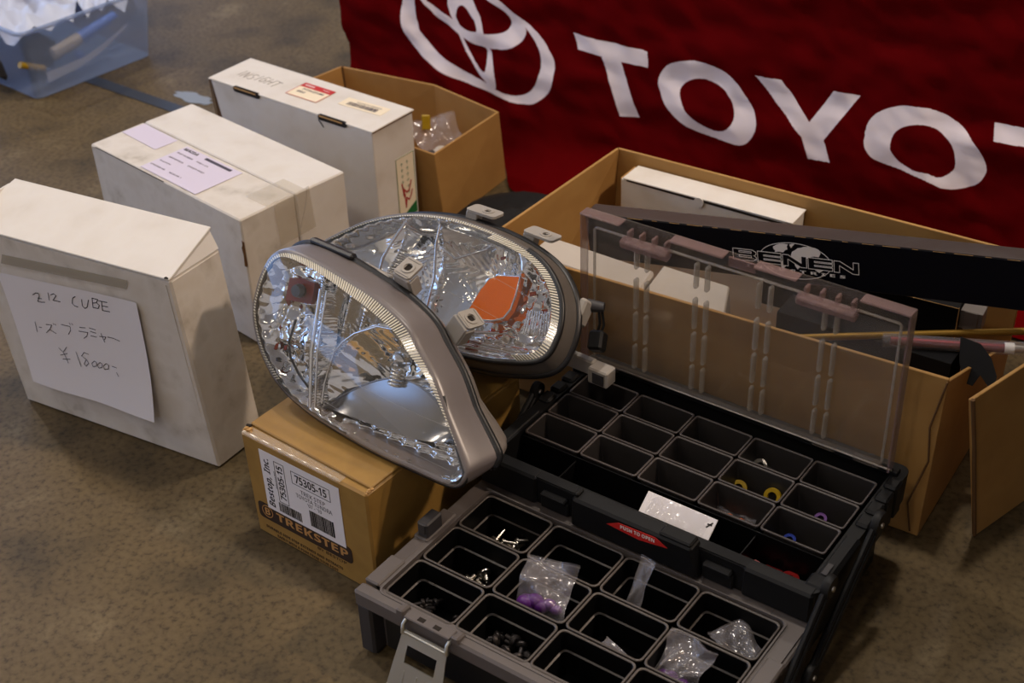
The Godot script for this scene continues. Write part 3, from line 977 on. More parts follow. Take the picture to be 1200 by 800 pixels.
func step_box() -> void:
	var t := thing("printed_box", "brown cardboard box with a white parts label under the near headlight", "box", W(-0.3462, 0, -1.4271), -0.6745)
	var w := .2152
	var s := Sh.new()
	s.hexa(corners([W(.006, .002, .001), W(.217, .001, .001), W(.2165, .001, -.30), W(.004, .001, -.30)], [W(.0005, .163, .001), W(w, .163, .001), W(w, .163, -.30), W(0, .163, -.30)]), 0.003)
	part("body", s, M.brown_card_gloss, t)
	s = Sh.new()
	s.hexa(corners([W(.003, .1625, -.016), W(w - .001, .1625, -.0095), W(w - .001, .1625, -.299), W(.002, .1625, -.299)], [W(.003, .1674, -.016), W(w - .001, .1674, -.0095), W(w - .001, .1674, -.299), W(.002, .1674, -.299)]), 0.0012)
	part("top_flap", s, M.brown_card_gloss, t)
	# packing tape over the front edge
	s = Sh.new()
	s.box(W(.088, .1634, -.006), W(.17, .0004, .015), Basis(), 0.0001)
	var rows := []
	for j in 7:
		var row := []
		for i in 40:
			var a := j / 6.0 * PI / 2.0
			var x := .004 + .168 * i / 39.0
			var r := .0042 + .0005 * sin(i * 1.9) * sin(i * .7)
			row.append(W(x, .1596 + sin(a) * r, -.0028 + cos(a) * r))
		rows.append(row)
	s.grid(rows, 1)
	part("packing_tape", s, M.clear_tape, t)
	s = Sh.new()
	for k in 7:
		var p := W(.003 + .0016 * k, .162 + .0015 * (k % 3), -.006 - .0012 * (k % 2))
		s.box(p, W(.004, .0035, .006), Basis(Vector3(.4, .7, .3).normalized(), k * 1.3), 0.0004)
	part("crushed_corner", s, M.card_edge, t)
	s = Sh.new()
	s.box(W(.004, .1655, -.012), W(.007, .0025, .004), Basis(Vector3.UP, .4), 0.0004)
	part("corner_tear", s, M.dark_slot, t)
	s = Sh.new()
	for k in 6:
		s.box(W(.2125 + .0006 * (k % 3), .1615 + .0016 * (k % 3), -.003 - .0016 * k), W(.004, .003, .004), Basis(Vector3(.3, .5, .8).normalized(), k * 1.1), 0.0004)
	part("crushed_corner", s, M.card_edge, t)
	# parts label
	var lw := .1375
	var lh := .0955
	var lb := sheet("parts_label", lw, lh, XF(.1013, .1033, .0012, Basis(Vector3.BACK, .012)), M.paper, t, 0.0006)
	var at := func(u: float, v: float) -> Vector3: return W((u - .5) * lw, (.5 - v) * lh, .0006)
	var vert := Basis(Vector3.BACK, PI / 2.0)
	var it := Basis(Vector3(1, 0, 0), Vector3(.2, 1, 0), Vector3(0, 0, 1))
	txt("lettering", "Bestop, Inc.", .079, .0145, Transform3D(vert * it, at.call(.085, .52)), M.ink, lb, 600)
	txt("lettering", "75305-15", .055, .0105, Transform3D(vert, at.call(.245, .43)), M.ink, lb)
	txt("lettering", "75305-15", .054, .0125, Transform3D(Basis(), at.call(.638, .212)), M.ink, lb)
	txt("lettering", "TREK STEP", .042, .0062, Transform3D(Basis(), at.call(.645, .405)), M.ink, lb, 400)
	txt("lettering", "TOYOTA TUNDRA", .062, .0062, Transform3D(Basis(), at.call(.65, .495)), M.ink, lb, 400)
	txt("lettering", "'07 - '10", .024, .0056, Transform3D(Basis(), at.call(.65, .58)), M.ink, lb, 400)
	txt("lettering", "Made in U.S.A. 80020", .028, .0022, Transform3D(vert, at.call(.168, .42)), M.ink_soft, lb, 400)
	var fr := Sh.new()
	for q in [[.245, .434, .0168, .065], [.638, .212, .0655, .0192]]:
		var c: Vector3 = at.call(q[0], q[1])
		for e in [-1.0, 1.0]:
			fr.box(c + W(e * q[2] / 2.0, 0, .0001), W(.0009, q[3], .0002), Basis(), 0.00003)
			fr.box(c + W(0, e * q[3] / 2.0, .0001), W(q[2], .0009, .0002), Basis(), 0.00003)
	part("number_frame", fr, M.ink, lb)
	barcode(.041, .0148, Transform3D(Basis(), at.call(.315, .872)), M.ink, lb, 24)
	barcode(.0425, .0255, Transform3D(Basis(), at.call(.728, .785)), M.ink, lb, 30)
	# printed name strip below the label
	s = Sh.new()
	var strip := []
	for q in rr(0, 0, .1655, .0265, .006, 0):
		strip.append(V(q.x, -q.z))
	s.prism(strip, 0.0, 0.0004)
	var sp := part("name_strip", s, M.brown_print, t, "dark brown printed strip with tan lettering")
	sp.transform = XF(.0964, .0455, .0012, Basis(Vector3.BACK, .012))
	txt("lettering", "TREKSTEP", .126, .0125, XF(.013, .0005, .0004), M.tan_print, sp, 700)
	var ring := []
	for k in 21:
		ring.append(V(cos(TAU * k / 20.0), sin(TAU * k / 20.0)) * .0093)
	pen("logo_ring", [ring], 0.0011, XF(-.0662, .001, .0004), M.tan_print, sp, 0.0003)
	txt("lettering", "B", .009, .011, XF(-.0662, .001, .0004), M.tan_print, sp, 700)
	txt("lettering", "BY BESTOP", .05, .0042, XF(.142, .0285, .0012), M.brown_ink, t, 400)
	txt("lettering", "DURABLE SIDE STEP EXTENDS AND RETRACTS", .136, .0042, XF(.091, .0165, .0012, Basis(Vector3.BACK, -.02)), M.brown_ink, t, 700)
	txt("lettering", "EASILY WITH A PUSH FROM YOUR FOOT", .108, .0042, XF(.096, .0085, .0012, Basis(Vector3.BACK, -.02)), M.brown_ink, t, 700)


func big_carton() -> void:
	var t := thing("large_carton", "large open brown carton packed with boxes in front of the red banner", "carton")
	var bot := [W(-.0234, .001, -1.7404), W(.512, .001, -1.3644), W(.7, .001, -1.645), W(.166, .001, -2.02)]
	var top := [W(-.0431, .243, -1.7387), W(.5203, .243, -1.3719), W(.71, .243, -1.655), W(.1774, .243, -2.0223)]
	var cen := W(.3, .1, -1.7)
	for i in 4:
		var j := (i + 1) % 4
		var a: Vector3 = top[i]
		var b: Vector3 = top[j]
		if i == 1:
			b = W(.704, .1, -1.648)
			a = W(.5203, .24, -1.3719)
		var d: Vector3 = bot[j] - bot[i]
		var inn := d.cross(Vector3.UP).normalized() * .005
		if inn.dot(cen - bot[i]) < 0.0:
			inn = -inn
		var w := Sh.new()
		w.hexa([bot[i], bot[j], a, b, bot[i] + inn, bot[j] + inn, a + inn, b + inn], 0.0008)
		part("wall_panel", w, M.brown_card, t)
	var s := Sh.new()
	s.face([bot[0] + W(0, .003, 0), bot[1] + W(0, .003, 0), bot[2] + W(0, .003, 0), bot[3] + W(0, .003, 0)], W(.3, -1, -1.7))
	part("carton_bottom", s, M.brown_card, t)
	# side flap folded outward at the right-hand end
	s = Sh.new()
	s.hexa([W(.584, .004, -1.358), W(.90, .004, -1.60), W(.5396, .235, -1.3397), W(.86, .24, -1.586), W(.581, .004, -1.362), W(.897, .004, -1.604), W(.5366, .235, -1.3437), W(.857, .24, -1.59)], 0.0008)
	part("side_flap", s, M.brown_card, t)
	s = Sh.new()
	s.tube([W(.5405, .237, -1.3385), W(.556, .16, -1.346), W(.566, .1, -1.349), W(.583, .006, -1.3575)], .0028, 6)
	part("torn_edge", s, M.card_core, t)
	# crease down the near right corner
	s = Sh.new()
	s.tube([W(.519, .24, -1.3705), W(.508, .17, -1.374), W(.512, .12, -1.37), W(.496, .05, -1.374), W(.503, .006, -1.37)], 0.0012, 6)
	part("crease", s, M.card_core, t)
	s = Sh.new()
	s.lathe([V(.004, 0), V(.003, .0006)], XF(.09, .135, -1.911, Basis(Vector3.RIGHT, PI / 2.0)), 10)
	part("dent", s, M.card_edge, t)


# things inside the large carton; its frame: x along the front, z = minus the depth
func in_carton(called: String, label: String, category: String, at: Vector3, turn := 0.0) -> Node3D:
	var xf := Transform3D(Basis(Vector3.UP, -0.6024), W(-.0334, 0, -1.7404))
	return thing(called, label, category, xf * W(at.x, at.y, -at.z), -0.6024 + turn)


func carton_contents() -> void:
	# long white box at the back
	var t := in_carton("long_white_box", "long clean white box lying against the back wall of the large carton", "box", W(.052, .006, .2965))
	var s := Sh.new()
	s.hexa(corners([W(0, 0, 0), W(.284, 0, 0), W(.284, 0, -.046), W(0, 0, -.046)], [W(0, .216, 0), W(.284, .216, 0), W(.284, .216, -.046), W(0, .216, -.046)]), 0.001)
	part("body", s, M.white_card, t)
	s = Sh.new()
	s.hexa(corners([W(.004, .2168, .0015), W(.286, .2168, .0015), W(.286, .2168, -.0465), W(.004, .2168, -.0465)], [W(.004, .2192, .0015), W(.286, .2192, .0015), W(.286, .2192, -.0465), W(.004, .2192, -.0465)]), 0.0006)
	part("lid", s, M.white_card, t)
	s = Sh.new()
	s.box(W(.145, .2145, .0006), W(.27, .0035, .001), Basis(Vector3.BACK, -.012), 0.0002)
	part("lid_gap", s, M.dark_slot, t)
	s = Sh.new()
	s.lathe([V(.008, 0), V(.008, .002)], XF(.135, .2125, .0012, Basis(Vector3.RIGHT, PI / 2.0)), 16)
	part("thumb_tab", s, M.white_card, t)
	s = Sh.new()
	s.box(W(-.0006, .112, -.023), W(.0012, .21, .044), Basis(), 0.0003)
	part("end_flap", s, M.card_edge, t)
	# navy box with the globe
	var ba := W(.8508, .1369, .5073)
	var bb := W(-.1176, .9906, -.0701)
	var bn := ba.cross(bb).normalized()
	var o := Node3D.new()
	o.name = numbered("display_box")
	add_child(o)
	o.transform = Transform3D(Basis(ba, bb, bn).orthonormalized(), W(.1127, .235, -1.8258))
	tag(o, "long navy and black box with a white globe mark lying across the large carton", "box")
	s = Sh.new()
	s.box(W(.38, -.036, -.016), W(.76, .072, .032), Basis(), 0.0012)
	part("body", s, M.navy_box, o)
	s = Sh.new()
	s.box(W(.38, .0006, -.016), W(.755, .001, .031), Basis(), 0.0003)
	part("top_film", s, M.black_gloss_film, o)
	s = Sh.new()
	for k in 24:
		s.box(W(.02 + k * .031, -.0002, .0001), W(.008 + .008 * (k % 3), .0005, .0005), Basis(), 0.0002)
	part("worn_edge", s, M.card_edge, o)
	# printed globe and lettering
	var fxf := XF(0, 0, .0002)
	s = Sh.new()
	var lands := [[V(.2899, -.0194), V(.2945, -.0160), V(.2998, -.0138), V(.3060, -.0130), V(.3119, -.0136), V(.3100, -.0165), V(.3107, -.0212), V(.3075, -.0225), V(.3043, -.0266), V(.2980, -.0260), V(.2920, -.0278), V(.2930, -.0250), V(.2906, -.0227)],
		[V(.3154, -.0290), V(.3170, -.0240), V(.3210, -.0215), V(.3255, -.0175), V(.3300, -.0165), V(.3340, -.0145), V(.3427, -.0136), V(.3500, -.0145), V(.3553, -.0167), V(.3575, -.0215), V(.3548, -.0278), V(.3480, -.0275), V(.3420, -.0294), V(.3370, -.0330), V(.3313, -.0381), V(.3290, -.0450), V(.3238, -.0503), V(.3205, -.0450), V(.3192, -.0397), V(.3150, -.0370)],
		[V(.2999, -.0422), V(.3040, -.0375), V(.3098, -.0371), V(.3100, -.0420), V(.3075, -.0468), V(.3040, -.0510), V(.3018, -.0561), V(.3005, -.0490)], [V(.3137, -.0134), V(.3180, -.0118), V(.3215, -.0119), V(.3185, -.0150), V(.3160, -.0187)], [V(.3488, -.0486), V(.3540, -.0470), V(.3599, -.0478), V(.3570, -.0500), V(.3546, -.0519)]]
	for l in lands:
		s.prism(l, 0.0, 0.0003, fxf)
	part("globe_print", s, M.white_print, o, "white printed continents of a globe")
	var oval := []
	for k in 41:
		var a := TAU * k / 40.0
		oval.append(V(.3208, -.0378) + V(cos(a) * .0512, sin(a) * .0272).rotated(-.02))
	pen("globe_outline", [oval], 0.0009, fxf, M.white_print, o)
	var forms := {
		"B": [[V(0, 0), V(.85, 0), V(1, .18), V(1, .38), V(.9, .5), V(1, .62), V(1, .82), V(.85, 1), V(0, 1)]],
		"E": [[V(0, 0), V(1, 0), V(1, .28), V(.26, .28), V(.26, .38), V(1, .38), V(1, .62), V(.26, .62), V(.26, .72), V(1, .72), V(1, 1), V(0, 1)]],
		"N": [[V(0, 0), V(.22, 0), V(.22, .62), V(.76, 0), V(1, 0), V(1, 1), V(.78, 1), V(.78, .38), V(.24, 1), V(0, 1)]]}
	var x := .2306
	var outl := []
	var dark := Sh.new()
	for c in ["B", "E", "N", "E", "N"]:
		var w := .034
		var l := []
		for q in forms[c][0]:
			l.append(V(x + q.x * w, -.0455 + q.y * .0172 + (x - .23) * -.012))
		dark.prism(l, 0.0003, 0.0006, fxf)
		l.append(l[0])
		outl.append(l)
		if c == "B":
			outl.append([V(x + .009, -.0405), V(x + .027, -.0405), V(x + .027, -.0375), V(x + .009, -.0375), V(x + .009, -.0405)])
			outl.append([V(x + .009, -.0335), V(x + .027, -.0335), V(x + .027, -.0312), V(x + .009, -.0312), V(x + .009, -.0335)])
		x += .0363
	part("lettering_ground", dark, M.navy_box, o)
	pen("lettering_outline", outl, 0.0009, XF(0, 0, .0006), M.white_print, o)
	txt("lettering", "I N D U S T R I E S", .142, .0042, XF(.32, -.0535, .0006), M.white_print, o, 700)
	# a second black box under it
	t = in_carton("black_box", "plain black box lying under the long navy box in the large carton", "box", W(.325, .118, .235), 0.06)
	s = Sh.new()
	s.box(W(.14, .037, -.022), W(.28, .074, .05), Basis(), 0.0012)
	part("body", s, M.black_card, t)
	s = Sh.new()
	s.box(W(.14, .0735, .0032), W(.28, .001, .0008), Basis(), 0.0002)
	s.box(W(.2795, .05, .003), W(.0015, .05, .001), Basis(), 0.0002)
	part("worn_edge", s, M.card_edge, t)
	s = Sh.new()
	s.box(W(.296, .056, .0), W(.018, .028, .001), Basis(), 0.0003)
	s.box(W(.296, .056, -.014), W(.03, .028, .026), Basis(), 0.0006)
	part("end_label", s, M.lamp_grey, t)
	# tube and rod
	s = Sh.new()
	s.tube([W(.29, .199, -1.5365), W(.4015, .2, -1.535), W(.668, .2, -1.5315), W(.80, .2, -1.53)], 0.0048, 14)
	o = single("gold_tube", s, M.gold, "thin gold coloured tube lying in the large carton below the black boxes", "tube")
	t = thing("red_rod", "dark red metal rod in a clear sleeve near the carton's right end", "rod")
	var p0 := W(.49, .203, -1.517)
	var p1 := W(.628, .206, -1.487)
	var d := (p1 - p0).normalized()
	s = Sh.new()
	s.tube([p0, p1], 0.0062, 14)
	part("rod", s, M.red_anodised, t)
	s = Sh.new()
	s.tube([p1, p1 + d * .012], 0.0072, 14)
	part("collar", s, M.white_print, t)
	s = Sh.new()
	s.tube([p1 + d * .012, p1 + d * .07], 0.0055, 12)
	part("rod_end", s, M.steel, t)
	s = Sh.new()
	s.tube([p0 - d * .01, p0 + d * .06, p1 - d * .03, p1 + d * .08], 0.0095, 10)
	part("clear_sleeve", s, M.bag_film, t)
	# black box with its end flap open
	t = in_carton("flap_box", "black box with an open end flap at the right of the large carton", "box", W(.40, .006, .112))
	s = Sh.new()
	var bd := [[W(.12, .095, .0005), W(.24, .19, .001)], [W(.12, .095, -.0495), W(.24, .19, .001)]]
	for q in bd:
		s.box(q[0], q[1], Basis(), 0.0003)
	s.box(W(.12, .19, -.0245), W(.24, .001, .05), Basis(), 0.0003)
	s.box(W(.0005, .095, -.0245), W(.001, .19, .05), Basis(), 0.0003)
	s.box(W(.12, .0005, -.0245), W(.24, .001, .05), Basis(), 0.0003)
	part("body", s, M.black_card, t)
	s = Sh.new()
	s.prism([V(0, 0), V(.027, -.002), V(.045, -.016), V(.058, -.036), V(.058, -.056), V(.038, -.04), V(.033, -.056), V(.02, -.055), V(.008, -.03)], 0.0, 0.0012, XF(.238, .214, -.03, Basis(Vector3.RIGHT, -.6)))
	part("end_flap", s, M.black_card, t)
	# white boxes behind the carton's front wall
	t = in_carton("white_packet", "crumpled white packet lying just inside the carton's near left rim", "packet", W(.035, .006, .02))
	s = Sh.new()
	s.hexa(corners([W(0, 0, 0), W(.2, 0, 0), W(.2, 0, -.04), W(.01, 0, -.05)], [W(.02, .222, -.003), W(.2, .214, -.006), W(.2, .226, -.05), W(.03, .232, -.05)]), 0.004)
	part("body", s, M.beige_wrap, t)
	t = in_carton("grey_white_box", "pale grey box with a slanted end beside the white packet in the carton", "box", W(.24, .006, .03))
	s = Sh.new()
	s.hexa(corners([W(0, 0, 0), W(.125, 0, 0), W(.125, 0, -.05), W(0, 0, -.05)], [W(0, .216, -.002), W(.118, .212, -.004), W(.1, .226, -.055), W(0, .228, -.055)]), 0.002)
	part("body", s, M.beige_wrap, t)


func far_contents() -> void:
	bag(W(-.115, .095, -2.365), Basis(Vector3.UP, .5) * Basis(Vector3.RIGHT, -1.0), .1, .11, .02, 71, "clear plastic bag of small parts standing in the far open carton", "parts_bag", M.bag_film, M.beige_wrap)
	var s := Sh.new()
	s.box(W(0, .014, 0), W(.016, .028, .005), Basis(Vector3.RIGHT, -.2), 0.002)
	var o := single("yellow_tag", s, M.yellow, "small yellow card tag standing in the far open carton", "tag")
	o.position = W(-.142, .118, -2.372)
	s = Sh.new()
	s.box(W(0, .02, 0), W(.07, .04, .05), Basis(Vector3.UP, .4), 0.006)
	o = single("dark_block", s, M.grey_plastic_dark, "dark block lying under the clear bag in the far carton", "block")
	o.position = W(-.15, .058, -2.30)
	s = Sh.new()
	s.box(W(0, .026, 0), W(.16, .052, .13), Basis(Vector3.UP, -.65), 0.006)
	o = single("brown_packet", s, M.brown_card, "brown packet filling the bottom of the far open carton", "packet")
	o.position = W(-.18, .004, -2.36)


# ---------- bags ----------
func bag(at: Vector3, basis: Basis, w: float, l: float, th: float, sd: int, label: String, called := "plastic_bag", film: Material = null, inside: Material = null, lump := 0.45) -> void:
	var nz := FastNoiseLite.new()
	nz.seed = sd
	nz.frequency = 1.0
	nz.fractal_octaves = 2
	var o := Node3D.new()
	o.name = numbered(called)
	add_child(o)
	o.transform = Transform3D(basis, at)
	tag(o, label, "bag")
	var s := Sh.new()
	for side in 2:
		var rows := []
		for j in 19:
			var row := []
			for i in 15:
				var u := i / 14.0
				var v := j / 18.0
				var edge := sin(PI * u) * clampf(sin(PI * minf(v * 1.1, 1.0)), 0.0, 1.0)
				var puff := th / 2.0 * pow(maxf(edge, 0.0), 0.6) * (1.25 - v * 0.9)
				var wr := nz.get_noise_3d(u * 2.6, v * 2.6, side * 0.4) * th * 0.75
				var fold := nz.get_noise_2d(u * 1.3 + 7.0, v * 1.3) * th * 0.9
				row.append(W((u - .5) * w * (1.0 - 0.12 * sin(PI * v)), (v - .5) * l, (puff if side == 0 else -puff) + wr * edge + fold))
			rows.append(row)
		s.grid(rows, 1)
	part("film", s, film if film else M.bag_film, o)
	s = Sh.new()
	var rim := []
	for i in 9:
		var u := i / 8.0
		rim.append(W((u - .5) * w, l * .46, nz.get_noise_2d(u * 1.3 + 7.0, 1.25) * th * 0.9))
	s.tube(rim, .0008, 6)
	part("seal_strip", s, film if film else M.bag_film, o)
	if inside:
		s = Sh.new()
		for k in 5:
			var prof := []
			var r := lump * w * .38 * (1.0 - .1 * k)
			for q in 7:
				var a := -PI / 2.0 + PI * q / 6.0
				prof.append(V(maxf(cos(a) * r, .0004), sin(a) * r * .8))
			s.lathe(prof, XF((k - 2) * w * .13, -l * (.24 - .05 * (k % 2)), 0), 12, false, false, false)
		part("bagged_parts", s, inside, o)


# ---------- headlights ----------
var under := 0.0  # how fast the underside of the lamp being built rises towards its back


func offset_loop(o: PackedVector2Array, d: float, z: float, c: Vector2, k := 1.0) -> Array:
	var l := []
	var n := o.size()
	for i in n:
		var t := (o[(i + 1) % n] - o[(i - 1 + n) % n]).normalized()
		var nn := Vector2(t.y, -t.x)
		var p := c + (o[i] + nn * d - c) * k
		l.append(W(p.x, p.y - z * under * clampf(1.0 - p.y / .09, 0.0, 1.1) + (.006 if under > 0.0 and p.y < 0.0 and z < -.001 else 0.0), z))
	return l


func lamp_body(t: Node3D, o: PackedVector2Array, c: Vector2, bulge: float, depth: float, zfun: Callable, band: Callable, skirt_mat: Material, back := 0.12) -> void:
	var n := o.size()
	# housing behind the skirt
	var s := Sh.new()
	var loops := [offset_loop(o, .011, -depth, c)]
	for q in [[.010, -depth - .006, 1.0], [.006, -depth - .02, .995], [0.0, -depth - .035, .96], [0.0, -depth - back * .55, .84], [0.0, -depth - back * .75, .55]]:
		loops.push_front(offset_loop(o, q[0], q[1], c, q[2]))
	s.loft(loops, 1, true, true, false, false)
	part("housing", s, M.lamp_grey, t)
	# reflector
	s = Sh.new()
	var rows := []
	var rings := 70
	for i in rings + 1:
		var r := 0.965 * i / rings
		var row := []
		for j in n:
			var p: Vector2 = c.lerp(o[j], r)
			var rise := smoothstep(.84, .96, r)
			var ripple := .00028 * sin(p.x * 420.0 + 3.0 * sin(p.y * 150.0)) * sin(p.y * 390.0)
			row.append(W(p.x, p.y, lerpf(zfun.call(p) + ripple, -.0035 + .0012 * sin(j * 1.3), rise)))
		row.append(row[0])
		rows.append(row)
	for i in rings:
		for j in n:
			s.quad(rows[i][j], rows[i + 1][j], rows[i + 1][j + 1], rows[i][j + 1], 1)
	part("reflector", s, M.chrome, t, "mirror chrome reflector")
	# fluted band just behind the rim of the lens
	s = Sh.new()
	var teeth := 1
	var base := Sh.new()
	for j in n:
		var j2 := (j + 1) % n
		var wd: float = band.call(o[j])
		if wd <= 0.0:
			continue
		for k in teeth:
			var f0 := float(k) / teeth
			var f1 := (k + .45) / teeth
			var f2 := (k + 1.0) / teeth
			var a := o[j].lerp(o[j2], f0)
			var b := o[j].lerp(o[j2], f1)
			var e := o[j].lerp(o[j2], f2)
			var ins := func(p: Vector2, z: float, u: float) -> Vector3:
				var q := p.lerp(c, u * wd / maxf(p.distance_to(c), .01))
				return W(q.x, q.y, z + bulge * (1.0 - pow(1.0 - u * wd / p.distance_to(c), 3.0)) - .0022)
			base.quad(ins.call(a, 0, 0.03), ins.call(e, 0, 0.03), ins.call(e, 0, 1.0), ins.call(a, 0, 1.0))
			var h := .0014
			s.quad(ins.call(a, h, 0.05), ins.call(b, h, 0.05), ins.call(b, h, .97), ins.call(a, h, .97))
			s.quad(ins.call(b, h, 0.05), ins.call(b, 0, 0.05), ins.call(b, 0, .97), ins.call(b, h, .97))
			s.quad(ins.call(a, 0, 0.05), ins.call(a, h, 0.05), ins.call(a, h, .97), ins.call(a, 0, .97))
			s.quad(ins.call(a, h, .97), ins.call(b, h, .97), ins.call(b, 0, .97), ins.call(a, 0, .97))
	part("band_base", base, M.chrome_dark, t)
	part("fluted_band", s, M.lamp_band, t, "finely ribbed bright band along the lens rim")
	# lens
	s = Sh.new()
	rows = []
	for i in 15:
		var r := i / 14.0
		var row := []
		for j in n:
			var p: Vector2 = c.lerp(o[j], r)
			row.append(W(p.x, p.y, bulge * (1.0 - pow(r, 3.0))))
		row.append(row[0])
		rows.append(row)
	for i in 14:
		for j in n:
			s.quad(rows[i][j], rows[i + 1][j], rows[i + 1][j + 1], rows[i][j + 1], 1)
	part("lens", s, M.lens_clear, t, "clear bulging lens")
	# skirt of the lens and its gasket
	s = Sh.new()
	s.loft([offset_loop(o, .009, -depth, c), offset_loop(o, .006, -depth * .5, c), offset_loop(o, .0035, -.007, c), offset_loop(o, .0018, -.002, c), offset_loop(o, 0, 0, c), offset_loop(o, -.0025, .0004, c)], 1, true, false, false, false)
	part("lens_skirt", s, skirt_mat, t)
	s = Sh.new()
	s.loft([offset_loop(o, .0105, -depth - .006, c), offset_loop(o, .0138, -depth - .0035, c), offset_loop(o, .0138, -depth + .001, c), offset_loop(o, .0092, -depth + .003, c)], 1, true, false, false, false)
	part("gasket", s, M.lamp_gasket, t)


func mount_tab(t: Node3D, xf: Transform3D, w := .03, l := .032) -> void:
	# an upright leg and a plate with a screw hole; local: y = out of the lamp, x = along the plate
	var s := Sh.new()
	s.box(W(0, .01, 0), W(w, .03, .004), Basis(), 0.001)
	s.box(W(-w * .5, .008, -.008), W(.003, .026, .016), Basis(), 0.0006)
	s.box(W(w * .5, .008, -.008), W(.003, .026, .016), Basis(), 0.0006)
	var outer := []
	var inner := []
	var outer2 := []
	var inner2 := []
	var base := rr(0, 0, w, l, .005, 0.0, 5)
	for q in base:
		var a := atan2(-q.z, q.x)
		outer.append(W(q.x, .024, q.z - l / 2.0))
		outer2.append(W(q.x, .028, q.z - l / 2.0))
		inner.append(W(cos(a) * .0055, .024, -sin(a) * .0055 - l / 2.0))
		inner2.append(W(cos(a) * .0055, .028, -sin(a) * .0055 - l / 2.0))
	s.loft([inner, outer, outer2, inner2, inner], 1)
	var o := part("mount_tab", s, M.lamp_tab, t)
	o.transform = xf
	s = Sh.new()
	s.lathe([V(.009, .0281), V(.009, .0292), V(.0058, .0292), V(.0058, .0281)], XF(0, 0, -l / 2.0), 18, true, false, false)
	s.box(W(0, .0285, -l * .1), W(w * .8, .001, .0016), Basis(), 0.0003)
	s.box(W(0, .0285, -l * .9), W(w * .8, .001, .0016), Basis(), 0.0003)
	part("rim", s, M.lamp_tab, o)
	s = Sh.new()
	s.lathe([V(.0056, .0262), V(.0056, .0268)], XF(0, 0, -l / 2.0), 14)
	part("screw_hole", s, M.dark_slot, o)


func flat_tab(t: Node3D, xf: Transform3D) -> void:
	# a slim leg that carries a broad level plate with a screw hole
	var s := Sh.new()
	s.hexa(corners([W(-.024, -.012, .003), W(-.004, -.012, .003), W(-.004, -.012, -.008), W(-.024, -.012, -.008)], [W(-.019, .026, .003), W(.0, .026, .003), W(.0, .026, -.012), W(-.019, .026, -.012)]), .0012)
	var plate := rr(.004, -.009, .048, .026, .006, .026, 5)
	var top := rr(.004, -.009, .048, .026, .006, .0295, 5)
	var i0 := []
	var i1 := []
	for q in plate:
		var a := atan2(-(q.z + .009), q.x - .004)
		i0.append(W(.009 + cos(a) * .0045, .026, -.009 - sin(a) * .0045))
		i1.append(W(.009 + cos(a) * .0045, .0295, -.009 - sin(a) * .0045))
	s.loft([i0, plate, top, i1, i0], 1)
	var o := part("mount_tab", s, M.lamp_tab, t)
	o.transform = xf
	s = Sh.new()
	s.lathe([V(.008, .0296), V(.008, .0304), V(.0047, .0304), V(.0047, .0296)], XF(.009, 0, -.009), 18, true, false, false)
	part("rim", s, M.lamp_tab, o)
	s = Sh.new()
	s.lathe([V(.0046, .0278), V(.0046, .0284)], XF(.009, 0, -.009), 14)
	part("screw_hole", s, M.dark_slot, o)


func lamp_frame(up_angle: float, at: Vector3) -> Transform3D:
	var base := Transform3D(Basis(Vector3.UP, -0.6745), W(-0.3462, 0, -1.4271))
	return Transform3D(base.basis * Basis(Vector3.RIGHT, -up_angle), base * at)


func facet(p: Vector2, cell: float, sd: int, tilt: float) -> float:
	var q := (p / cell).floor()
	var h := hash(Vector3(q.x, q.y, sd))
	var a := float(h % 1000) / 1000.0 * TAU
	var k := 0.4 + 0.6 * float((h / 1000) % 1000) / 1000.0
	var d := p - (q + V(.5, .5)) * cell
	return d.dot(V(cos(a), sin(a))) * tilt * k + float((h / 7) % 100) / 100.0 * cell * .15


func near_reflector(p: Vector2) -> float:
	var z := -.014
	var xd := .0635 - (p.y - .0012) * .13
	# upper edge of the dark shelf
	var shelf := .0225 + .0700 * sin(clampf((p.x - .0749) / .208, 0.0, 1.0) * PI * .88)
	var low := .0192 + maxf(p.x - .0758, 0.0) * .075 + pow(maxf(p.x - .2, 0.0) / .085, 2.0) * .018
	var bc := V(.172, .058)
	var q := (p - bc) / V(.103, .094)
	if p.x < xd - .004:
		z = -.018 + facet(p, .015, 3, .5) + .004 * sin(p.y * 90.0)
	elif p.x < xd + .005:
		z = -.006 + .002 * sin(p.x * 1500.0)
	elif p.y < low and p.x < .292:
		# small flutes along the bottom
		var f: float = fmod(p.x * 44.0 + 10.0, 1.0) - .5
		z = -.022 + .05 * f * f * .6 - .55 * (low - p.y) + .004 * sin(p.y * 500.0)
	elif p.y < shelf and p.x > .072 and p.x < .288:
		z = -.034 + .5 * (shelf - p.y) * .55 + .002 * sin(p.x * 40.0)
	elif q.length() < 1.0:
		var a := q.angle()
		z = -.058 + .040 * q.length_squared() + .0016 * sin(a * 16.0) * q.length()
		if p.x > .235:
			z += .004 * absf(sin(p.x * 300.0))
	else:
		# stepped columns above the bowl
		var f: float = fmod(p.x * 38.0 - p.y * 6.0 + 20.0, 1.0) - .5
		z = -.016 - .012 * (1.0 - 4.0 * f * f) * .7 - .15 * maxf(.17 - p.y, 0.0)
	return z


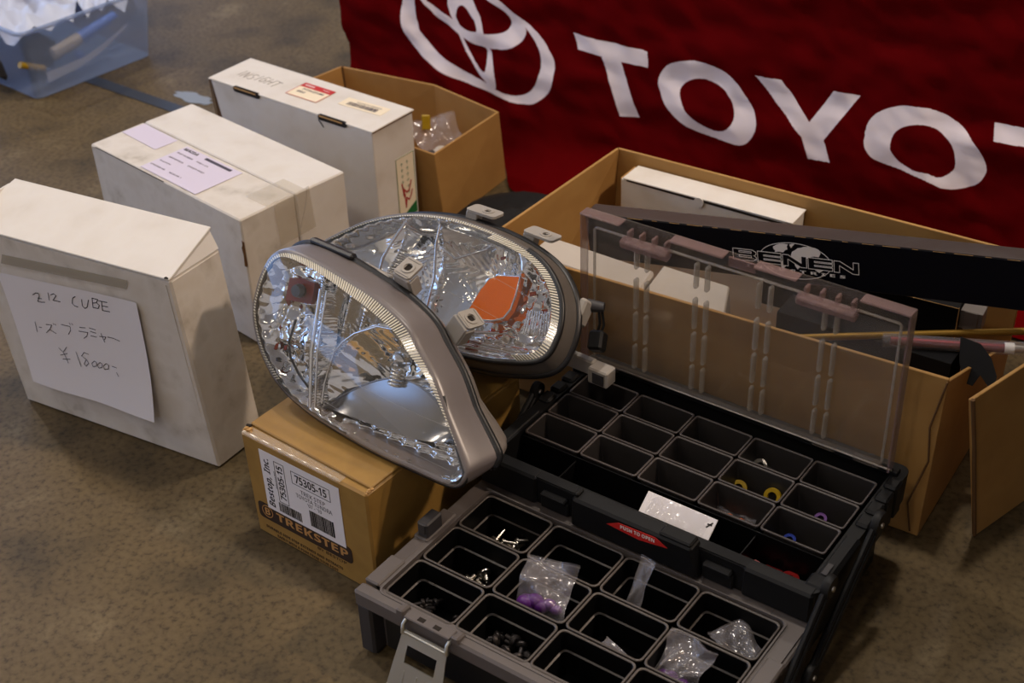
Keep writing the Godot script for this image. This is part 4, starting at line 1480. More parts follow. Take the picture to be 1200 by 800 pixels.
func near_headlight() -> void:
	var xf := lamp_frame(deg_to_rad(25.0), W(0, .1674 + .0085, -.055))
	var t := Node3D.new()
	t.name = numbered("headlight")
	add_child(t)
	t.transform = xf
	tag(t, "clear car headlight nearest the viewer leaning on the brown printed box", "headlight", "pair of headlights")
	var o := smooth([V(-.0583, .0974), V(-.0611, .1311), V(-.0544, .1641), V(-.0402, .1854), V(-.0139, .1946), V(.0308, .1938), V(.0904, .1862), V(.1345, .1786), V(.1842, .1617), V(.2117, .14), V(.2426, .1146), V(.2739, .0779), V(.3109, .0343), V(.3151, .0242), V(.3095, .0078), V(.288, .0012), V(.2353, -.0004), V(.1805, -.001), V(.1227, .0025), V(.0621, .0093), V(.0095, .0246), V(-.0311, .0543)], 240)
	var c := V(.12, .09)
	var band := func(p: Vector2) -> float:
		if p.y < .05 and p.x > 0.0:
			return 0.0
		return lerpf(.006, .013, smoothstep(-.06, .0, p.x)) * (1.0 - smoothstep(.19, .3, p.x) * .7)
	under = .5
	lamp_body(t, o, c, .024, .046, near_reflector, band, M.lamp_skirt, .085)
	# dark outer rim along the lower edge
	var s := Sh.new()
	var path := []
	for i in o.size():
		if o[i].y < .1 and not (o[i].x > .26 and o[i].y > .02):
			path.append(i)
	var first := 0
	for k in path.size():
		if (path[k] - path[k - 1] + o.size()) % o.size() > 1:
			first = k
	var pts := []
	for k in path.size():
		var i: int = path[(first + k) % path.size()]
		pts.append(W(o[i].x, o[i].y, -.004))
	s.tube(pts, .0032, 6)
	part("rim_seal", s, M.lamp_gasket, t)
	# upright divider and shelf edge
	s = Sh.new()
	s.tube([W(.0427, .164, -.002), W(.0519, .0856, .002), W(.0635, .006, -.006)], .0028, 10)
	s.tube([W(.049, .164, -.006), W(.058, .0856, -.002), W(.069, .01, -.008)], .0016, 8)
	part("divider", s, M.chrome, t)
	s = Sh.new()
	var edge := []
	for k in 20:
		var x := .0749 + .208 * k / 19.0
		edge.append(W(x, .0225 + .07 * sin((x - .0749) / .208 * PI * .88), -.026))
	s.tube(edge, .0012, 6)
	var rows := []
	for j in 6:
		var row := []
		for k in 20:
			var x := .0749 + .208 * k / 19.0
			var top := .0225 + .07 * sin((x - .0749) / .208 * PI * .88)
			var low := .0192 + (x - .0758) * .075 + pow(maxf(x - .2, 0.0) / .085, 2.0) * .018
			var y := lerpf(minf(low, top - .001), top, j / 5.0)
			row.append(W(x, y, -.026 + .012 * (1.0 - j / 5.0) - .002 * sin(j / 5.0 * PI)))
		rows.append(row)
	s.grid(rows, 2)
	part("lower_shelf", s, M.chrome_dark, t, "dull grey curved shelf below the bulb")
	# rim of the main bowl
	s = Sh.new()
	var arc := []
	for q in [V(.0732, .0227), V(.0707, .0483), V(.0758, .0918), V(.086, .109), V(.1004, .124), V(.133, .1444), V(.158, .149), V(.182, .147), V(.2, .138), V(.2228, .1213), V(.24, .104), V(.2588, .0835), V(.278, .0572)]:
		arc.append(W(q.x, q.y, -.013))
	s.tube(arc, .0016, 8)
	part("bowl_rim", s, M.chrome, t)
	# bulb
	var bx := XF(.172, .115, -.022, Basis(Vector3.RIGHT, PI))
	s = Sh.new()
	s.lathe([V(.001, -.012), V(.008, -.011), V(.0125, -.004), V(.0135, .004), V(.011, .011), V(.0095, .014), V(.009, .034)], bx, 20, false)
	part("bulb", s, M.bulb_glass, t)
	s = Sh.new()
	s.lathe([V(.0015, -.01), V(.0085, -.0095), V(.0118, -.003), V(.0118, .0)], bx, 20, false)
	part("bulb_cap", s, M.chrome, t)
	s = Sh.new()
	for k in 5:
		s.lathe([V(.0088, .012 + k * .0045), V(.0106, .0135 + k * .0045), V(.0088, .0155 + k * .0045)], bx, 18, false, false, false)
	part("bulb_base", s, M.chrome_soft, t)
	# amber side marker and its reflections, painted in as small solid flecks
	s = Sh.new()
	s.prism([V(-.0125, .131), V(-.003, .134), V(.03, .1398), V(.0306, .158), V(.029, .1672), V(.004, .166), V(-.0125, .161)], -.012, -.004)
	part("amber_lens", s, M.amber_dark, t, "dark amber side marker lens")
	s = Sh.new()
	for q in [[-.014, .129, .011], [.008, .129, .006], [-.0185, .0925, .005], [-.02, .066, .008], [-.004, .07, .006]]:
		s.box(W(q[0], q[1], -.013), W(q[2], q[2] * .8, .002), Basis(Vector3.BACK, q[1] * 30.0) * Basis(Vector3.UP, .4), .0004)
	part("amber_fleck", s, M.amber_dark, t)
	s = Sh.new()
	s.lathe([V(.0015, .0), V(.008, .001), V(.009, .006), V(.0075, .012)], XF(.012, .152, -.0035, Basis(Vector3.RIGHT, PI / 2.0)), 16, false)
	part("marker_bulb", s, M.lamp_gasket, t)
	# bent trim in the corner section
	s = Sh.new()
	s.tube([W(.008, .112, -.008), W(.006, .083, -.006), W(.013, .064, -.006), W(.032, .046, -.008), W(.05, .035, -.01)], .0016, 8)
	part("corner_trim", s, M.lamp_gasket, t)
	# fine grey lines laid over the lens
	s = Sh.new()
	for q in [[V(-.0238, .0503), V(.2973, .0230)], [V(-.0107, .0906), V(.2788, .0701)], [V(.0269, .1134), V(.2527, .1052)]]:
		var l := []
		for k in 24:
			var p: Vector2 = q[0].lerp(q[1], k / 23.0)
			var r := 0.0
			# how far out towards the rim this point is
			var best := 9.0
			for w in o:
				var dir: Vector2 = (w - c).normalized()
				var dd := absf(dir.cross(p - c))
				if dd < best and dir.dot(p - c) > 0.0:
					best = dd
					r = (p - c).length() / (w - c).length()
			l.append(W(p.x, p.y, .024 * (1.0 - pow(minf(r, 1.0), 3.0)) + .0002))
		s.tube(l, .00016, 5)
	part("lens_line", s, M.lens_line_grey, t)
	# two tabs on the top edge
	mount_tab(t, Transform3D(Basis(Vector3.BACK, -.12) * Basis(Vector3.RIGHT, .75), W(.13, .188, -.055)), .026, .03)
	mount_tab(t, Transform3D(Basis(Vector3.BACK, -.55) * Basis(Vector3.RIGHT, .25), W(.214, .158, -.055)), .026, .03)
	s = Sh.new()
	s.box(W(.083, .197, -.052), W(.05, .008, .012), Basis(Vector3.BACK, -.08), .002)
	part("clip", s, M.lamp_tab, t)
	s = Sh.new()
	s.box(W(.012, .206, -.046), W(.075, .008, .014), Basis(Vector3.BACK, -.02), .003)
	part("clip", s, M.lamp_gasket, t)


func far_reflector(p: Vector2) -> float:
	var z := -.012
	# wide bowl on the left, second bowl towards the right, crystal section in the corner
	var seam := .0606 + (.1665 - p.y) * .3
	var q1 := (p - V(-.02, .115)) / V(.078, .07)
	var q2 := (p - V(.12, .125)) / V(.09, .09)
	var corner := p.x > .205 + (.16 - p.y) * -.25
	if p.y < .062 + (p.x - .13) * .16 and p.x > .02:
		var f: float = fmod(p.y * 130.0 - p.x * 20.0 + 40.0, 1.0) - .5
		z = -.022 + .02 * f * f
	elif corner:
		z = -.02 + facet(p, .011, 9, .6) - .008 * (p.x - .2) / .08
	elif p.x < .0042 + (.163 - p.y) * -.2:
		z = -.034 + .026 * q1.length_squared()
	elif p.x < seam:
		z = -.044 + .5 * pow((p.x - .02) / .06, 2.0) * .02 + .2 * maxf(.11 - p.y, 0.0)
	else:
		z = -.05 + .04 * q2.length_squared()
	return clampf(z, -.06, -.004)


func far_headlight() -> void:
	var xf := lamp_frame(deg_to_rad(45.0), W(0, .19, -.2))
	var t := Node3D.new()
	t.name = numbered("headlight")
	add_child(t)
	t.transform = xf
	tag(t, "clear car headlight with a large amber marker lying behind the nearer headlight", "headlight", "pair of headlights")
	var o := smooth([V(-.1217, .0885), V(-.1142, .104), V(-.0887, .1302), V(-.0527, .1594), V(-.0045, .1844), V(.0477, .1991), V(.0958, .2051), V(.153, .2044), V(.2052, .1967), V(.2432, .1828), V(.2727, .1584), V(.2889, .1289), V(.2935, .1014), V(.2904, .0818), V(.2772, .0689), V(.2495, .0577), V(.2015, .0451), V(.134, .039), V(.0387, .0511), V(-.059, .0726)], 240)
	var c := V(.11, .125)
	var band := func(p: Vector2) -> float:
		if p.x > .15 and p.y > .06:
			return .013
		return .005 if p.y > .12 else 0.0
	under = 0.0
	lamp_body(t, o, c, .022, .03, far_reflector, band, M.lamp_skirt_dark, .09)
	# black rim round the wide end
	var s := Sh.new()
	var pts := []
	for i in o.size():
		if o[i].x > .2 or (o[i].x > .12 and o[i].y < .12):
			pts.append(i)
	var first := 0
	for k in pts.size():
		if (pts[k] - pts[k - 1] + o.size()) % o.size() > 1:
			first = k
	var path := []
	for k in pts.size():
		var i: int = pts[(first + k) % pts.size()]
		path.append(W(o[i].x, o[i].y, -.003))
	s.tube(path, .0042, 8)
	part("rim_seal", s, M.lamp_gasket, t)
	# amber marker
	s = Sh.new()
	var am := [V(.1549, .085), V(.1576, .1021), V(.1612, .1282), V(.1668, .1451), V(.1769, .1533), V(.2077, .1622), V(.2131, .1382), V(.2145, .119), V(.2103, .1053), V(.1975, .0972)]
	s.prism(am, -.014, -.001)
	part("amber_lens", s, M.amber, t, "large bright amber marker lens")
	s = Sh.new()
	var ring := []
	for q in am + [am[0]]:
		ring.append(W(q.x, q.y, -.002))
	s.tube(ring, .0014, 6)
	part("amber_frame", s, M.chrome, t)
	s = Sh.new()
	for q in [[.169, .1775, .007], [.232, .148, .009], [.258, .133, .008], [.2, .086, .006], [.212, .088, .005], [.277, .122, .011], [.165, .060, .016]]:
		s.box(W(q[0], q[1], -.008), W(q[2], q[2] * .6, .002), Basis(Vector3.BACK, .5), .0004)
	part("amber_fleck", s, M.amber_dark, t)
	# seams between the mirror surfaces
	s = Sh.new()
	s.tube([W(.0042, .18, -.006), W(-.004, .15, -.008), W(-.0079, .121, -.008), W(-.002, .085, -.012)], .0022, 8)
	s.tube([W(.055, .195, -.008), W(.0606, .1665, -.01), W(.079, .1212, -.014), W(.0883, .076, -.014)], .0018, 8)
	s.tube([W(.064, .165, -.012), W(.1, .155, -.01), W(.14, .182, -.01)], .0016, 8)
	s.tube([W(.13, .066, -.01), W(.17, .072, -.006), W(.22, .09, -.01)], .002, 8)
	part("mirror_seam", s, M.chrome, t)
	# fine grooved patch near the rim
	s = Sh.new()
	for k in 11:
		var u := k / 10.0
		var a := V(.2388, .1261).lerp(V(.2714, .1348), u)
		var b := V(.246, .0958).lerp(V(.2847, .1058), u)
		s.tube([W(a.x, a.y, -.003), W(b.x, b.y, -.003)], .0009, 5)
	part("grooved_patch", s, M.chrome_soft, t)
	s = Sh.new()
	for q in [[V(-.11, .1), V(.02, .128), V(.16, .15), V(.285, .135)], [V(.0, .105), V(.12, .11), V(.22, .1), V(.285, .09)]]:
		var l := []
		for p in q:
			l.append(W(p.x, p.y, .022 * (1.0 - pow(clampf((p - c).length() / .2, 0.0, 1.0), 3.0)) + .0004))
		s.tube(l, .00018, 5)
	part("lens_line", s, M.lens_line_grey, t)
	# tabs on the far top edge
	var tb := Basis(Vector3.RIGHT, .62)
	flat_tab(t, Transform3D(Basis(Vector3.BACK, .02) * tb, W(.094, .203, -.04)))
	flat_tab(t, Transform3D(Basis(Vector3.BACK, -.02) * tb, W(.186, .201, -.046)))
	# harness sockets behind the wide end
	s = Sh.new()
	s.box(W(.290, .152, -.042), W(.012, .034, .026), Basis(), .003)
	part("adjuster", s, M.lamp_tab, t)
	s = Sh.new()
	s.tube([W(.288, .164, -.05), W(.308, .17, -.055)], .009, 10, .006)
	part("adjuster_knob", s, M.grey_plastic_dark, t)
	s = Sh.new()
	s.box(W(.310, .128, -.072), W(.02, .026, .02), Basis(Vector3.BACK, .3), .003)
	s.tube([W(.304, .166, -.06), W(.310, .15, -.07), W(.310, .136, -.072)], .0018, 6)
	s.tube([W(.299, .166, -.06), W(.304, .15, -.07), W(.305, .136, -.072)], .0018, 6)
	part("wire_plug", s, M.black_plastic, t)
	# long bracket at the lower right
	var bxf := Transform3D(Basis(Vector3.UP, -0.6745), W(-0.3462, 0, -1.4271))
	s = Sh.new()
	s.box(W(0, 0, 0), W(.085, .022, .012), Basis(), .002)
	s.box(W(.055, -.004, .003), W(.03, .024, .022), Basis(), .002)
	var o2 := part("bracket", s, M.lamp_tab, t)
	o2.transform = xf.affine_inverse() * bxf * XF(.266, .190, -.338)
	s = Sh.new()
	s.lathe([V(.0065, 0), V(.0065, .0012), V(.004, .0012), V(.004, -.004)], XF(.057, -.005, .0142, Basis(Vector3.RIGHT, PI / 2.0)), 14, true, false, true)
	s.box(W(.057, -.005, .0146), W(.018, .016, .0006), Basis(), .0002)
	part("screw_hole", s, M.grey_plastic_dark, o2)


# ---------- cantilever organiser ----------
const OYAW := -0.6393
var OXF := Transform3D(Basis(Vector3.UP, OYAW), Vector3(-0.1928, 0, -1.2))


func make_bin(w: float, d: float, h: float, r: float, ledge: bool) -> Array:
	# the cup and its rim, about the middle of the rim's top
	var s := Sh.new()
	var k := .80
	var loops := [rr(0, 0, w * k, d * k, r * .7, -h), rr(0, 0, w - .006, d - .006, r, -.004), rr(0, 0, w - .003, d - .003, r, -.002)]
	s.loft(loops, 1, true, true, false)
	loops = [rr(0, 0, w - .006, d - .006, r * .8, -.001)]
	if ledge:
		loops += [rr(0, 0, w - .011, d - .010, r * .8, -h * .42), rr(0, 0, w - .015, d - .014, r * .7, -h * .44)]
	loops += [rr(0, 0, w * k - .003, d * k - .003, r * .5, -h + .002)]
	s.loft(loops, 10, true, false, true)
	var rim := Sh.new()
	rim.loft([rr(0, 0, w - .0035, d - .0035, r, -.003), rr(0, 0, w - .0008, d - .0008, r, -.0022), rr(0, 0, w - .0012, d - .0012, r, -.0004), rr(0, 0, w - .002, d - .002, r, 0.0), rr(0, 0, w - .0055, d - .0055, r * .8, 0.0), rr(0, 0, w - .0065, d - .0065, r * .8, -.0012)], 1, true, false, false, false)
	if ledge:
		var a := rr(0, 0, w - .0112, d - .0102, r * .8, -h * .417)
		var b := rr(0, 0, w - .0152, d - .0142, r * .7, -h * .437)
		rim.loft([a, b], 30)
	return [s.mesh(), rim.mesh()]


func organizer() -> void:
	var t := thing("cantilever_organizer", "open two tier tool organizer of grey and black plastic with rows of small bins", "organizer", OXF.origin, OYAW)
	# --- lower tray, grey ---
	var s := Sh.new()
	var cx := .2315
	# shell with a raised rim round the well
	s.loft([rr(cx, -.135, .449, .226, .006, .004), rr(cx, -.135, .451, .228, .006, .076), rr(cx, -.135, .451, .228, .006, .1), rr(cx, -.1205, .409, .214, .008, .1), rr(cx, -.1205, .407, .212, .008, .088), rr(cx, -.1205, .40, .205, .008, .012)], 1, true, true, true)
	part("lower_tray", s, M.grey_plastic, t)
	s = Sh.new()
	s.loft([rr(cx, -.1205, .40, .205, .008, .0125), rr(cx, -.1205, .4, .205, .008, .013)], 1, true, false, true)
	s.box(W(cx, .05, -.2268), W(.4, .07, .002))
	s.box(W(cx, .05, -.0148), W(.4, .07, .002))
	s.box(W(.0325, .05, -.12), W(.002, .07, .2))
	s.box(W(.4305, .05, -.12), W(.002, .07, .2))
	part("tray_lining", s, M.well_black, t)
	# front rail and corner feet
	s = Sh.new()
	s.hexa(corners([W(.0, .078, .001), W(.463, .078, .001), W(.463, .078, -.02), W(.0, .078, -.02)], [W(.0, .1015, .001), W(.463, .1015, .001), W(.463, .1015, -.017), W(.0, .1015, -.017)]), .003)
	part("front_rail", s, M.grey_plastic, t)
	for x in [[0.0, .022], [.441, .463]]:
		s = Sh.new()
		s.hexa(corners([W(x[0], .0045, -.001), W(x[1], .0045, -.001), W(x[1], .0045, -.04), W(x[0], .0045, -.04)], [W(x[0], .08, -.001), W(x[1], .08, -.001), W(x[1], .08, -.04), W(x[0], .08, -.04)]), .003)
		part("corner_post", s, M.grey_plastic_dark, t)
		s = Sh.new()
		s.box(W((x[0] + x[1]) / 2.0, .003, -.022), W(.018, .006, .03), Basis(), .0015)
		part("rubber_foot", s, M.lamp_gasket, t)
	s = Sh.new()
	s.box(W(cx, .042, -.024), W(.41, .07, .006), Basis(), .001)
	part("recessed_front", s, M.grey_plastic_dark, t)
	# side rails with their steps
	for x in [.0105, .4525]:
		s = Sh.new()
		s.box(W(x, .0985, -.045), W(.021, .009, .05), Basis(), .002)
		s.box(W(x, .096, -.09), W(.019, .009, .045), Basis(), .002)
		s.box(W(x, .0985, -.14), W(.021, .009, .06), Basis(), .002)
		s.box(W(x, .092, -.2), W(.019, .01, .07), Basis(), .002)
		part("side_rail", s, M.grey_plastic, t)
	s = Sh.new()
	s.box(W(.0125, .113, -.128), W(.016, .022, .03), Basis(), .002)
	s.box(W(.0125, .116, -.1125), W(.009, .014, .002), Basis(), .0004)
	part("stacking_lug", s, M.grey_plastic_dark, t)
	s = Sh.new()
	s.box(W(.452, .108, -.095), W(.018, .014, .022), Basis(), .002)
	part("stacking_lug", s, M.grey_plastic, t)
	# inner lip round the cups
	s = Sh.new()
	s.loft([rr(cx, -.1205, .413, .2175, .009, .1), rr(cx, -.1205, .413, .2175, .009, .1025), rr(cx, -.1205, .409, .2135, .009, .1025), rr(cx, -.1205, .409, .2135, .009, .099)], 1)
	part("inner_lip", s, M.grey_plastic, t)
	# strip and ribs in front of the upper tier
	s = Sh.new()
	s.box(W(.115, .0975, -.236), W(.06, .006, .016), Basis(), .001)
	s.box(W(.24, .0975, -.236), W(.13, .006, .016), Basis(), .001)
	s.box(W(.37, .0975, -.236), W(.09, .006, .016), Basis(), .001)
	part("back_rail", s, M.grey_plastic, t)
	# bumps that hold the latches
	for x in [.07, .148, .315, .393]:
		s = Sh.new()
		s.hexa(corners([W(x - .006, .099, .003), W(x + .006, .099, .003), W(x + .005, .1, -.016), W(x - .005, .1, -.016)], [W(x - .005, .109, .002), W(x + .005, .109, .002), W(x + .004, .105, -.014), W(x - .004, .105, -.014)]), .002)
		part("latch_bump", s, M.grey_plastic, t)
	for x in [.1095, .354]:
		latch(t, x)
	var rp := sheet("maker_plate", .042, .018, XF(.252, .066, .0015), M.red_print, t, .001)
	txt("lettering", "ORGANIZER", .036, .006, XF(0, .003, .001), M.white_print, rp, 700)
	# cups: twelve in the lower tray
	var cup := make_bin(.1005, .0685, .062, .008, true)
	for j in 3:
		for i in 4:
			var o := part("bin", cup[0], M.bin_black, t)
			o.position = W(.0291 + .1013 * (i + .5), .1008, -(.0159 + .0697 * (j + .5)))
			part("bin_rim", cup[1], M.bin_rim, o)
	# --- base under the upper tier ---
	s = Sh.new()
	s.box(W(cx, .036, -.36), W(.42, .066, .23), Basis(), .004)
	part("rear_base", s, M.well_black, t)
	# --- upper tier, black ---
	s = Sh.new()
	s.loft([rr(cx, -.376, .43, .238, .014, .07), rr(cx, -.376, .448, .256, .012, .092), rr(cx, -.376, .455, .262, .012, .097), rr(cx, -.376, .457, .264, .012, .1405), rr(cx, -.3745, .422, .232, .006, .1405), rr(cx, -.3745, .419, .229, .006, .078)], 1, true, true, true)
	part("upper_tray", s, M.black_plastic, t)
	# ribbed grip blocks on the sides
	for side in [-1.0, 1.0]:
		for k in 4:
			s = Sh.new()
			s.box(W(cx + side * .2225, .1395, -.385 - k * .027), W(.018, .012, .022), Basis(), .003)
			s.box(W(cx + side * .2285, .118, -.385 - k * .027), W(.006, .04, .02), Basis(), .0015)
			part("grip_rib", s, M.black_plastic, t)
		s = Sh.new()
		s.box(W(cx + side * .2215, .137, -.315), W(.02, .01, .085), Basis(), .004)
		s.box(W(cx + side * .22, .137, -.266), W(.024, .012, .024), Basis(), .003)
		part("side_grip", s, M.black_plastic, t)
	s = Sh.new()
	s.box(W(.4525, .1433, -.287), W(.007, .0015, .02), Basis(), .0004)
	part("side_badge", s, M.grey_plastic_dark, t)
	# front wall of the upper tier: low stretches, end blocks and the push bar
	s = Sh.new()
	s.box(W(cx, .122, -.2475), W(.44, .034, .008), Basis(), .001)
	part("front_wall", s, M.black_plastic, t)
	for x in [[.006, .09], [.372, .457]]:
		s = Sh.new()
		s.hexa(corners([W(x[0], .1, -.238), W(x[1], .1, -.238), W(x[1], .1, -.26), W(x[0], .1, -.26)], [W(x[0], .141, -.24), W(x[1], .141, -.24), W(x[1], .141, -.258), W(x[0], .141, -.258)]), .003)
		part("front_block", s, M.black_plastic, t)
	for x in [.118, .342]:
		s = Sh.new()
		s.box(W(x, .124, -.2395), W(.036, .008, .012), Basis(), .002)
		s.box(W(x, .112, -.2415), W(.04, .02, .008), Basis(), .002)
		part("catch", s, M.black_plastic, t)
	s = Sh.new()
	s.hexa(corners([W(.148, .1035, -.228), W(.322, .1035, -.228), W(.322, .1035, -.25), W(.148, .1035, -.25)], [W(.15, .1465, -.228), W(.312, .1465, -.228), W(.312, .1485, -.251), W(.15, .1485, -.251)]), .003)
	s.box(W(.29, .148, -.2395), W(.042, .006, .02), Basis(), .002)
	s.box(W(.154, .149, -.2395), W(.006, .006, .014), Basis(), .0015)
	part("push_bar", s, M.black_plastic, t)
	s = Sh.new()
	s.prism([V(.2005, .1318), V(.2164, .1407), V(.2670, .1425), V(.2827, .1344), V(.2446, .1284)], 0.0, .0006, XF(0, 0, -.2274))
	var rd := part("push_sticker", s, M.red_print, t, "red triangular sticker")
	txt("lettering", "PUSH TO OPEN", .046, .0052, XF(.2425, .1368, -.2268, Basis(Vector3.BACK, .02)), M.white_print, rd, 700)
	# rear hinge rail
	s = Sh.new()
	s.box(W(cx, .143, -.4885), W(.44, .006, .012), Basis(), .001)
	part("hinge_rail", s, M.black_plastic, t)
	s = Sh.new()
	s.tube([W(.02, .1468, -.483), W(.444, .1468, -.483)], .0016, 8)
	part("hinge_pin", s, M.steel, t)
	# fifteen cups of the upper tier and three wide front bins
	var cup2 := make_bin(.0828, .0497, .05, .0045, false)
	for j in 3:
		for i in 5:
			var o := part("bin", cup2[0], M.bin_smoke, t)
			o.position = W(.0227 + .0832 * (i + .5), .1402, -(.3092 + .0508 * (j + .5)))
			part("bin_rim", cup2[1], M.bin_rim_dim, o)
	s = Sh.new()
	for x in [.1055, .355]:
		s.box(W(x, .105, -.282), W(.002, .052, .05), Basis(), .0005)
	s.box(W(cx, .108, -.3078), W(.415, .056, .0016), Basis(), .0004)
	part("divider", s, M.bin_black, t)
	lid(t)
	# linkage arms on the right-hand side
	for q in [[W(.4695, .148, -.383), W(.4695, .036, -.228), .027], [W(.468, .15, -.255), W(.468, .03, -.12), .024]]:
		arm(t, q[0], q[1], q[2])
	for q in [[W(-.0065, .148, -.383), W(-.0065, .036, -.228), .019]]:
		arm(t, q[0], q[1], q[2])


func arm(t: Node, a: Vector3, b: Vector3, w: float) -> void:
	var s := Sh.new()
	var d := (b - a)
	var l := d.length()
	var y := d.normalized()
	var x := Vector3.RIGHT
	var bs := Basis(x, y, x.cross(y))
	s.box((a + b) / 2.0, W(.007, l, w), bs, .002)
	s.box((a + b) / 2.0 + W(.004, 0, 0), W(.003, l * .9, w * .35), bs, .001)
	for p in [a, b]:
		s.lathe([V(w * .62, -.004), V(w * .66, .0), V(w * .6, .005)], Transform3D(Basis(Vector3.BACK, -PI / 2.0), p), 18, false)
	var o := part("link_arm", s, M.black_plastic, t)
	s = Sh.new()
	for p in [a, b]:
		s.lathe([V(.0035, .005), V(.0035, .0065), V(.0028, .0072)], Transform3D(Basis(Vector3.BACK, -PI / 2.0), p), 12, false)
	part("pivot", s, M.steel, o)


func latch(t: Node, x: float) -> void:
	# zinc plate hanging open from two hooks on the front rail
	var tilt := Basis(Vector3.RIGHT, -.42)
	var s := Sh.new()
	var fr := [V(-.033, .0), V(.033, .0), V(.038, -.072), V(-.038, -.072)]
	# frame pieces round the window
	s.prism([V(-.0315, 0), V(.0315, 0), V(.0325, -.017), V(-.0325, -.017)], 0, .0016)
	s.prism([V(-.0325, -.017), V(-.021, -.017), V(-.021, -.039), V(-.035, -.039)], 0, .0016)
	s.prism([V(.021, -.017), V(.0325, -.017), V(.035, -.039), V(.021, -.039)], 0, .0016)
	s.prism([V(-.035, -.039), V(.035, -.039), V(.038, -.074), V(-.038, -.074)], 0, .0016)
	for k in [-.018, 0.0, .018]:
		s.tube([W(k, -.048, .0012), W(k, -.068, .0012)], .0014, 6)
	s.tube([W(-.038, -.074, .0008), W(.038, -.074, .0008)], .0018, 6)
	var o := part("latch", s, M.zinc, t, "zinc plated latch plate with a window")
	o.transform = Transform3D(tilt, W(x, .088, .005))
	s = Sh.new()
	for k in [-.031, .031]:
		s.tube([W(k, -.006, .001), W(k, .006, .004), W(k, .014, -.002), W(k, .016, -.012)], .0026, 8)
	s.tube([W(-.033, -.004, .001), W(.033, -.004, .001)], .002, 8)
	part("latch_hook", s, M.zinc, o)
	s = Sh.new()
	s.box(W(x, .1025, -.0045), W(.064, .0035, .016), Basis(), .001)
	var b := part("latch_seat", s, M.grey_plastic, t)
	s = Sh.new()
	for k in [-.011, .011]:
		s.box(W(x + k, .1043, -.003), W(.009, .001, .006), Basis(), .0002)
	part("slot", s, M.dark_slot, b)


func lid(t: Node) -> void:
	# clear lid standing open on the rear edge; local: x across, y up from the hinge
	var s := Sh.new()
	var z := -.4885
	s.box(W(.2235, .262, z), W(.441, .226, .0024), Basis(), .0008)
	var o := part("lid", s, M.lid_clear, t, "clear plastic lid standing open")
	# flange round the panel, pointing to the viewer
	for q in [[W(.0045, .262, z + .008), W(.003, .226, .016)], [W(.4425, .262, z + .008), W(.003, .226, .016)]]:
		s = Sh.new()
		s.box(q[0], q[1], Basis(), .0008)
		part("lid_flange", s, M.lid_edge, o)
	for q in [[.003, .062], [.133, .207], [.2475, .303], [.382, .444]]:
		s = Sh.new()
		s.box(W((q[0] + q[1]) / 2.0, .374, z + .009), W(q[1] - q[0], .003, .018), Basis(), .0008)
		part("lid_flange", s, M.lid_edge, o)
	# inner frame line
	s = Sh.new()
	s.tube([W(.0175, .155, z + .0035), W(.0175, .349, z + .0035), W(.02, .352, z + .0035), W(.427, .352, z + .0035), W(.4295, .349, z + .0035), W(.4295, .155, z + .0035)], .0019, 8)
	part("inner_frame", s, M.lid_rib, o)
	# pairs of locating ribs
	for x in [.0815, .167, .252, .338]:
		for k in [0.0, .0155]:
			for r in [[.312, .349], [.252, .298], [.202, .246], [.158, .196]]:
				s = Sh.new()
				s.box(W(x + k, (r[0] + r[1]) / 2.0, z + .005), W(.0055, r[1] - r[0], .009), Basis(), .002)
				part("rib", s, M.lid_rib, o)
	# two latch grips in the top edge
	for x in [[.064, .133], [.305, .38]]:
		s = Sh.new()
		s.box(W((x[0] + x[1]) / 2.0, .351, z + .014), W(x[1] - x[0], .012, .014), Basis(Vector3.RIGHT, .3), .002)
		for k in 4:
			s.box(W(lerpf(x[0] + .008, x[1] - .008, k / 3.0), .36, z + .006), W(.004, .012, .012), Basis(), .001)
		for k in 5:
			s.tube([W(x[0] + .004, .3545 - k * .0022, z + .0212 - k * .0006), W(x[1] - .012, .3545 - k * .0022, z + .0212 - k * .0006)], .0007, 5)
		part("lid_latch", s, M.lid_edge, o)
	s = Sh.new()
	s.loft([rr(.2265, z + .0035, .036, .004, .0018, .358), rr(.2265, z + .0035, .036, .004, .0018, .370)], 1, true, true, true)
	part("finger_pull", s, M.lid_edge, o)
	# hinge knuckles
	s = Sh.new()
	for q in [[.03, .06], [.34, .372], [.395, .43]]:
		s.box(W((q[0] + q[1]) / 2.0, .1485, z + .006), W(q[1] - q[0], .007, .012), Basis(), .002)
	s.box(W(.22, .1495, z + .004), W(.42, .006, .006), Basis(), .002)
	part("hinge_knuckle", s, M.lid_clear, o)


func at_org(x: float, y: float, z: float) -> Vector3:
	return OXF * W(x, y, -z)


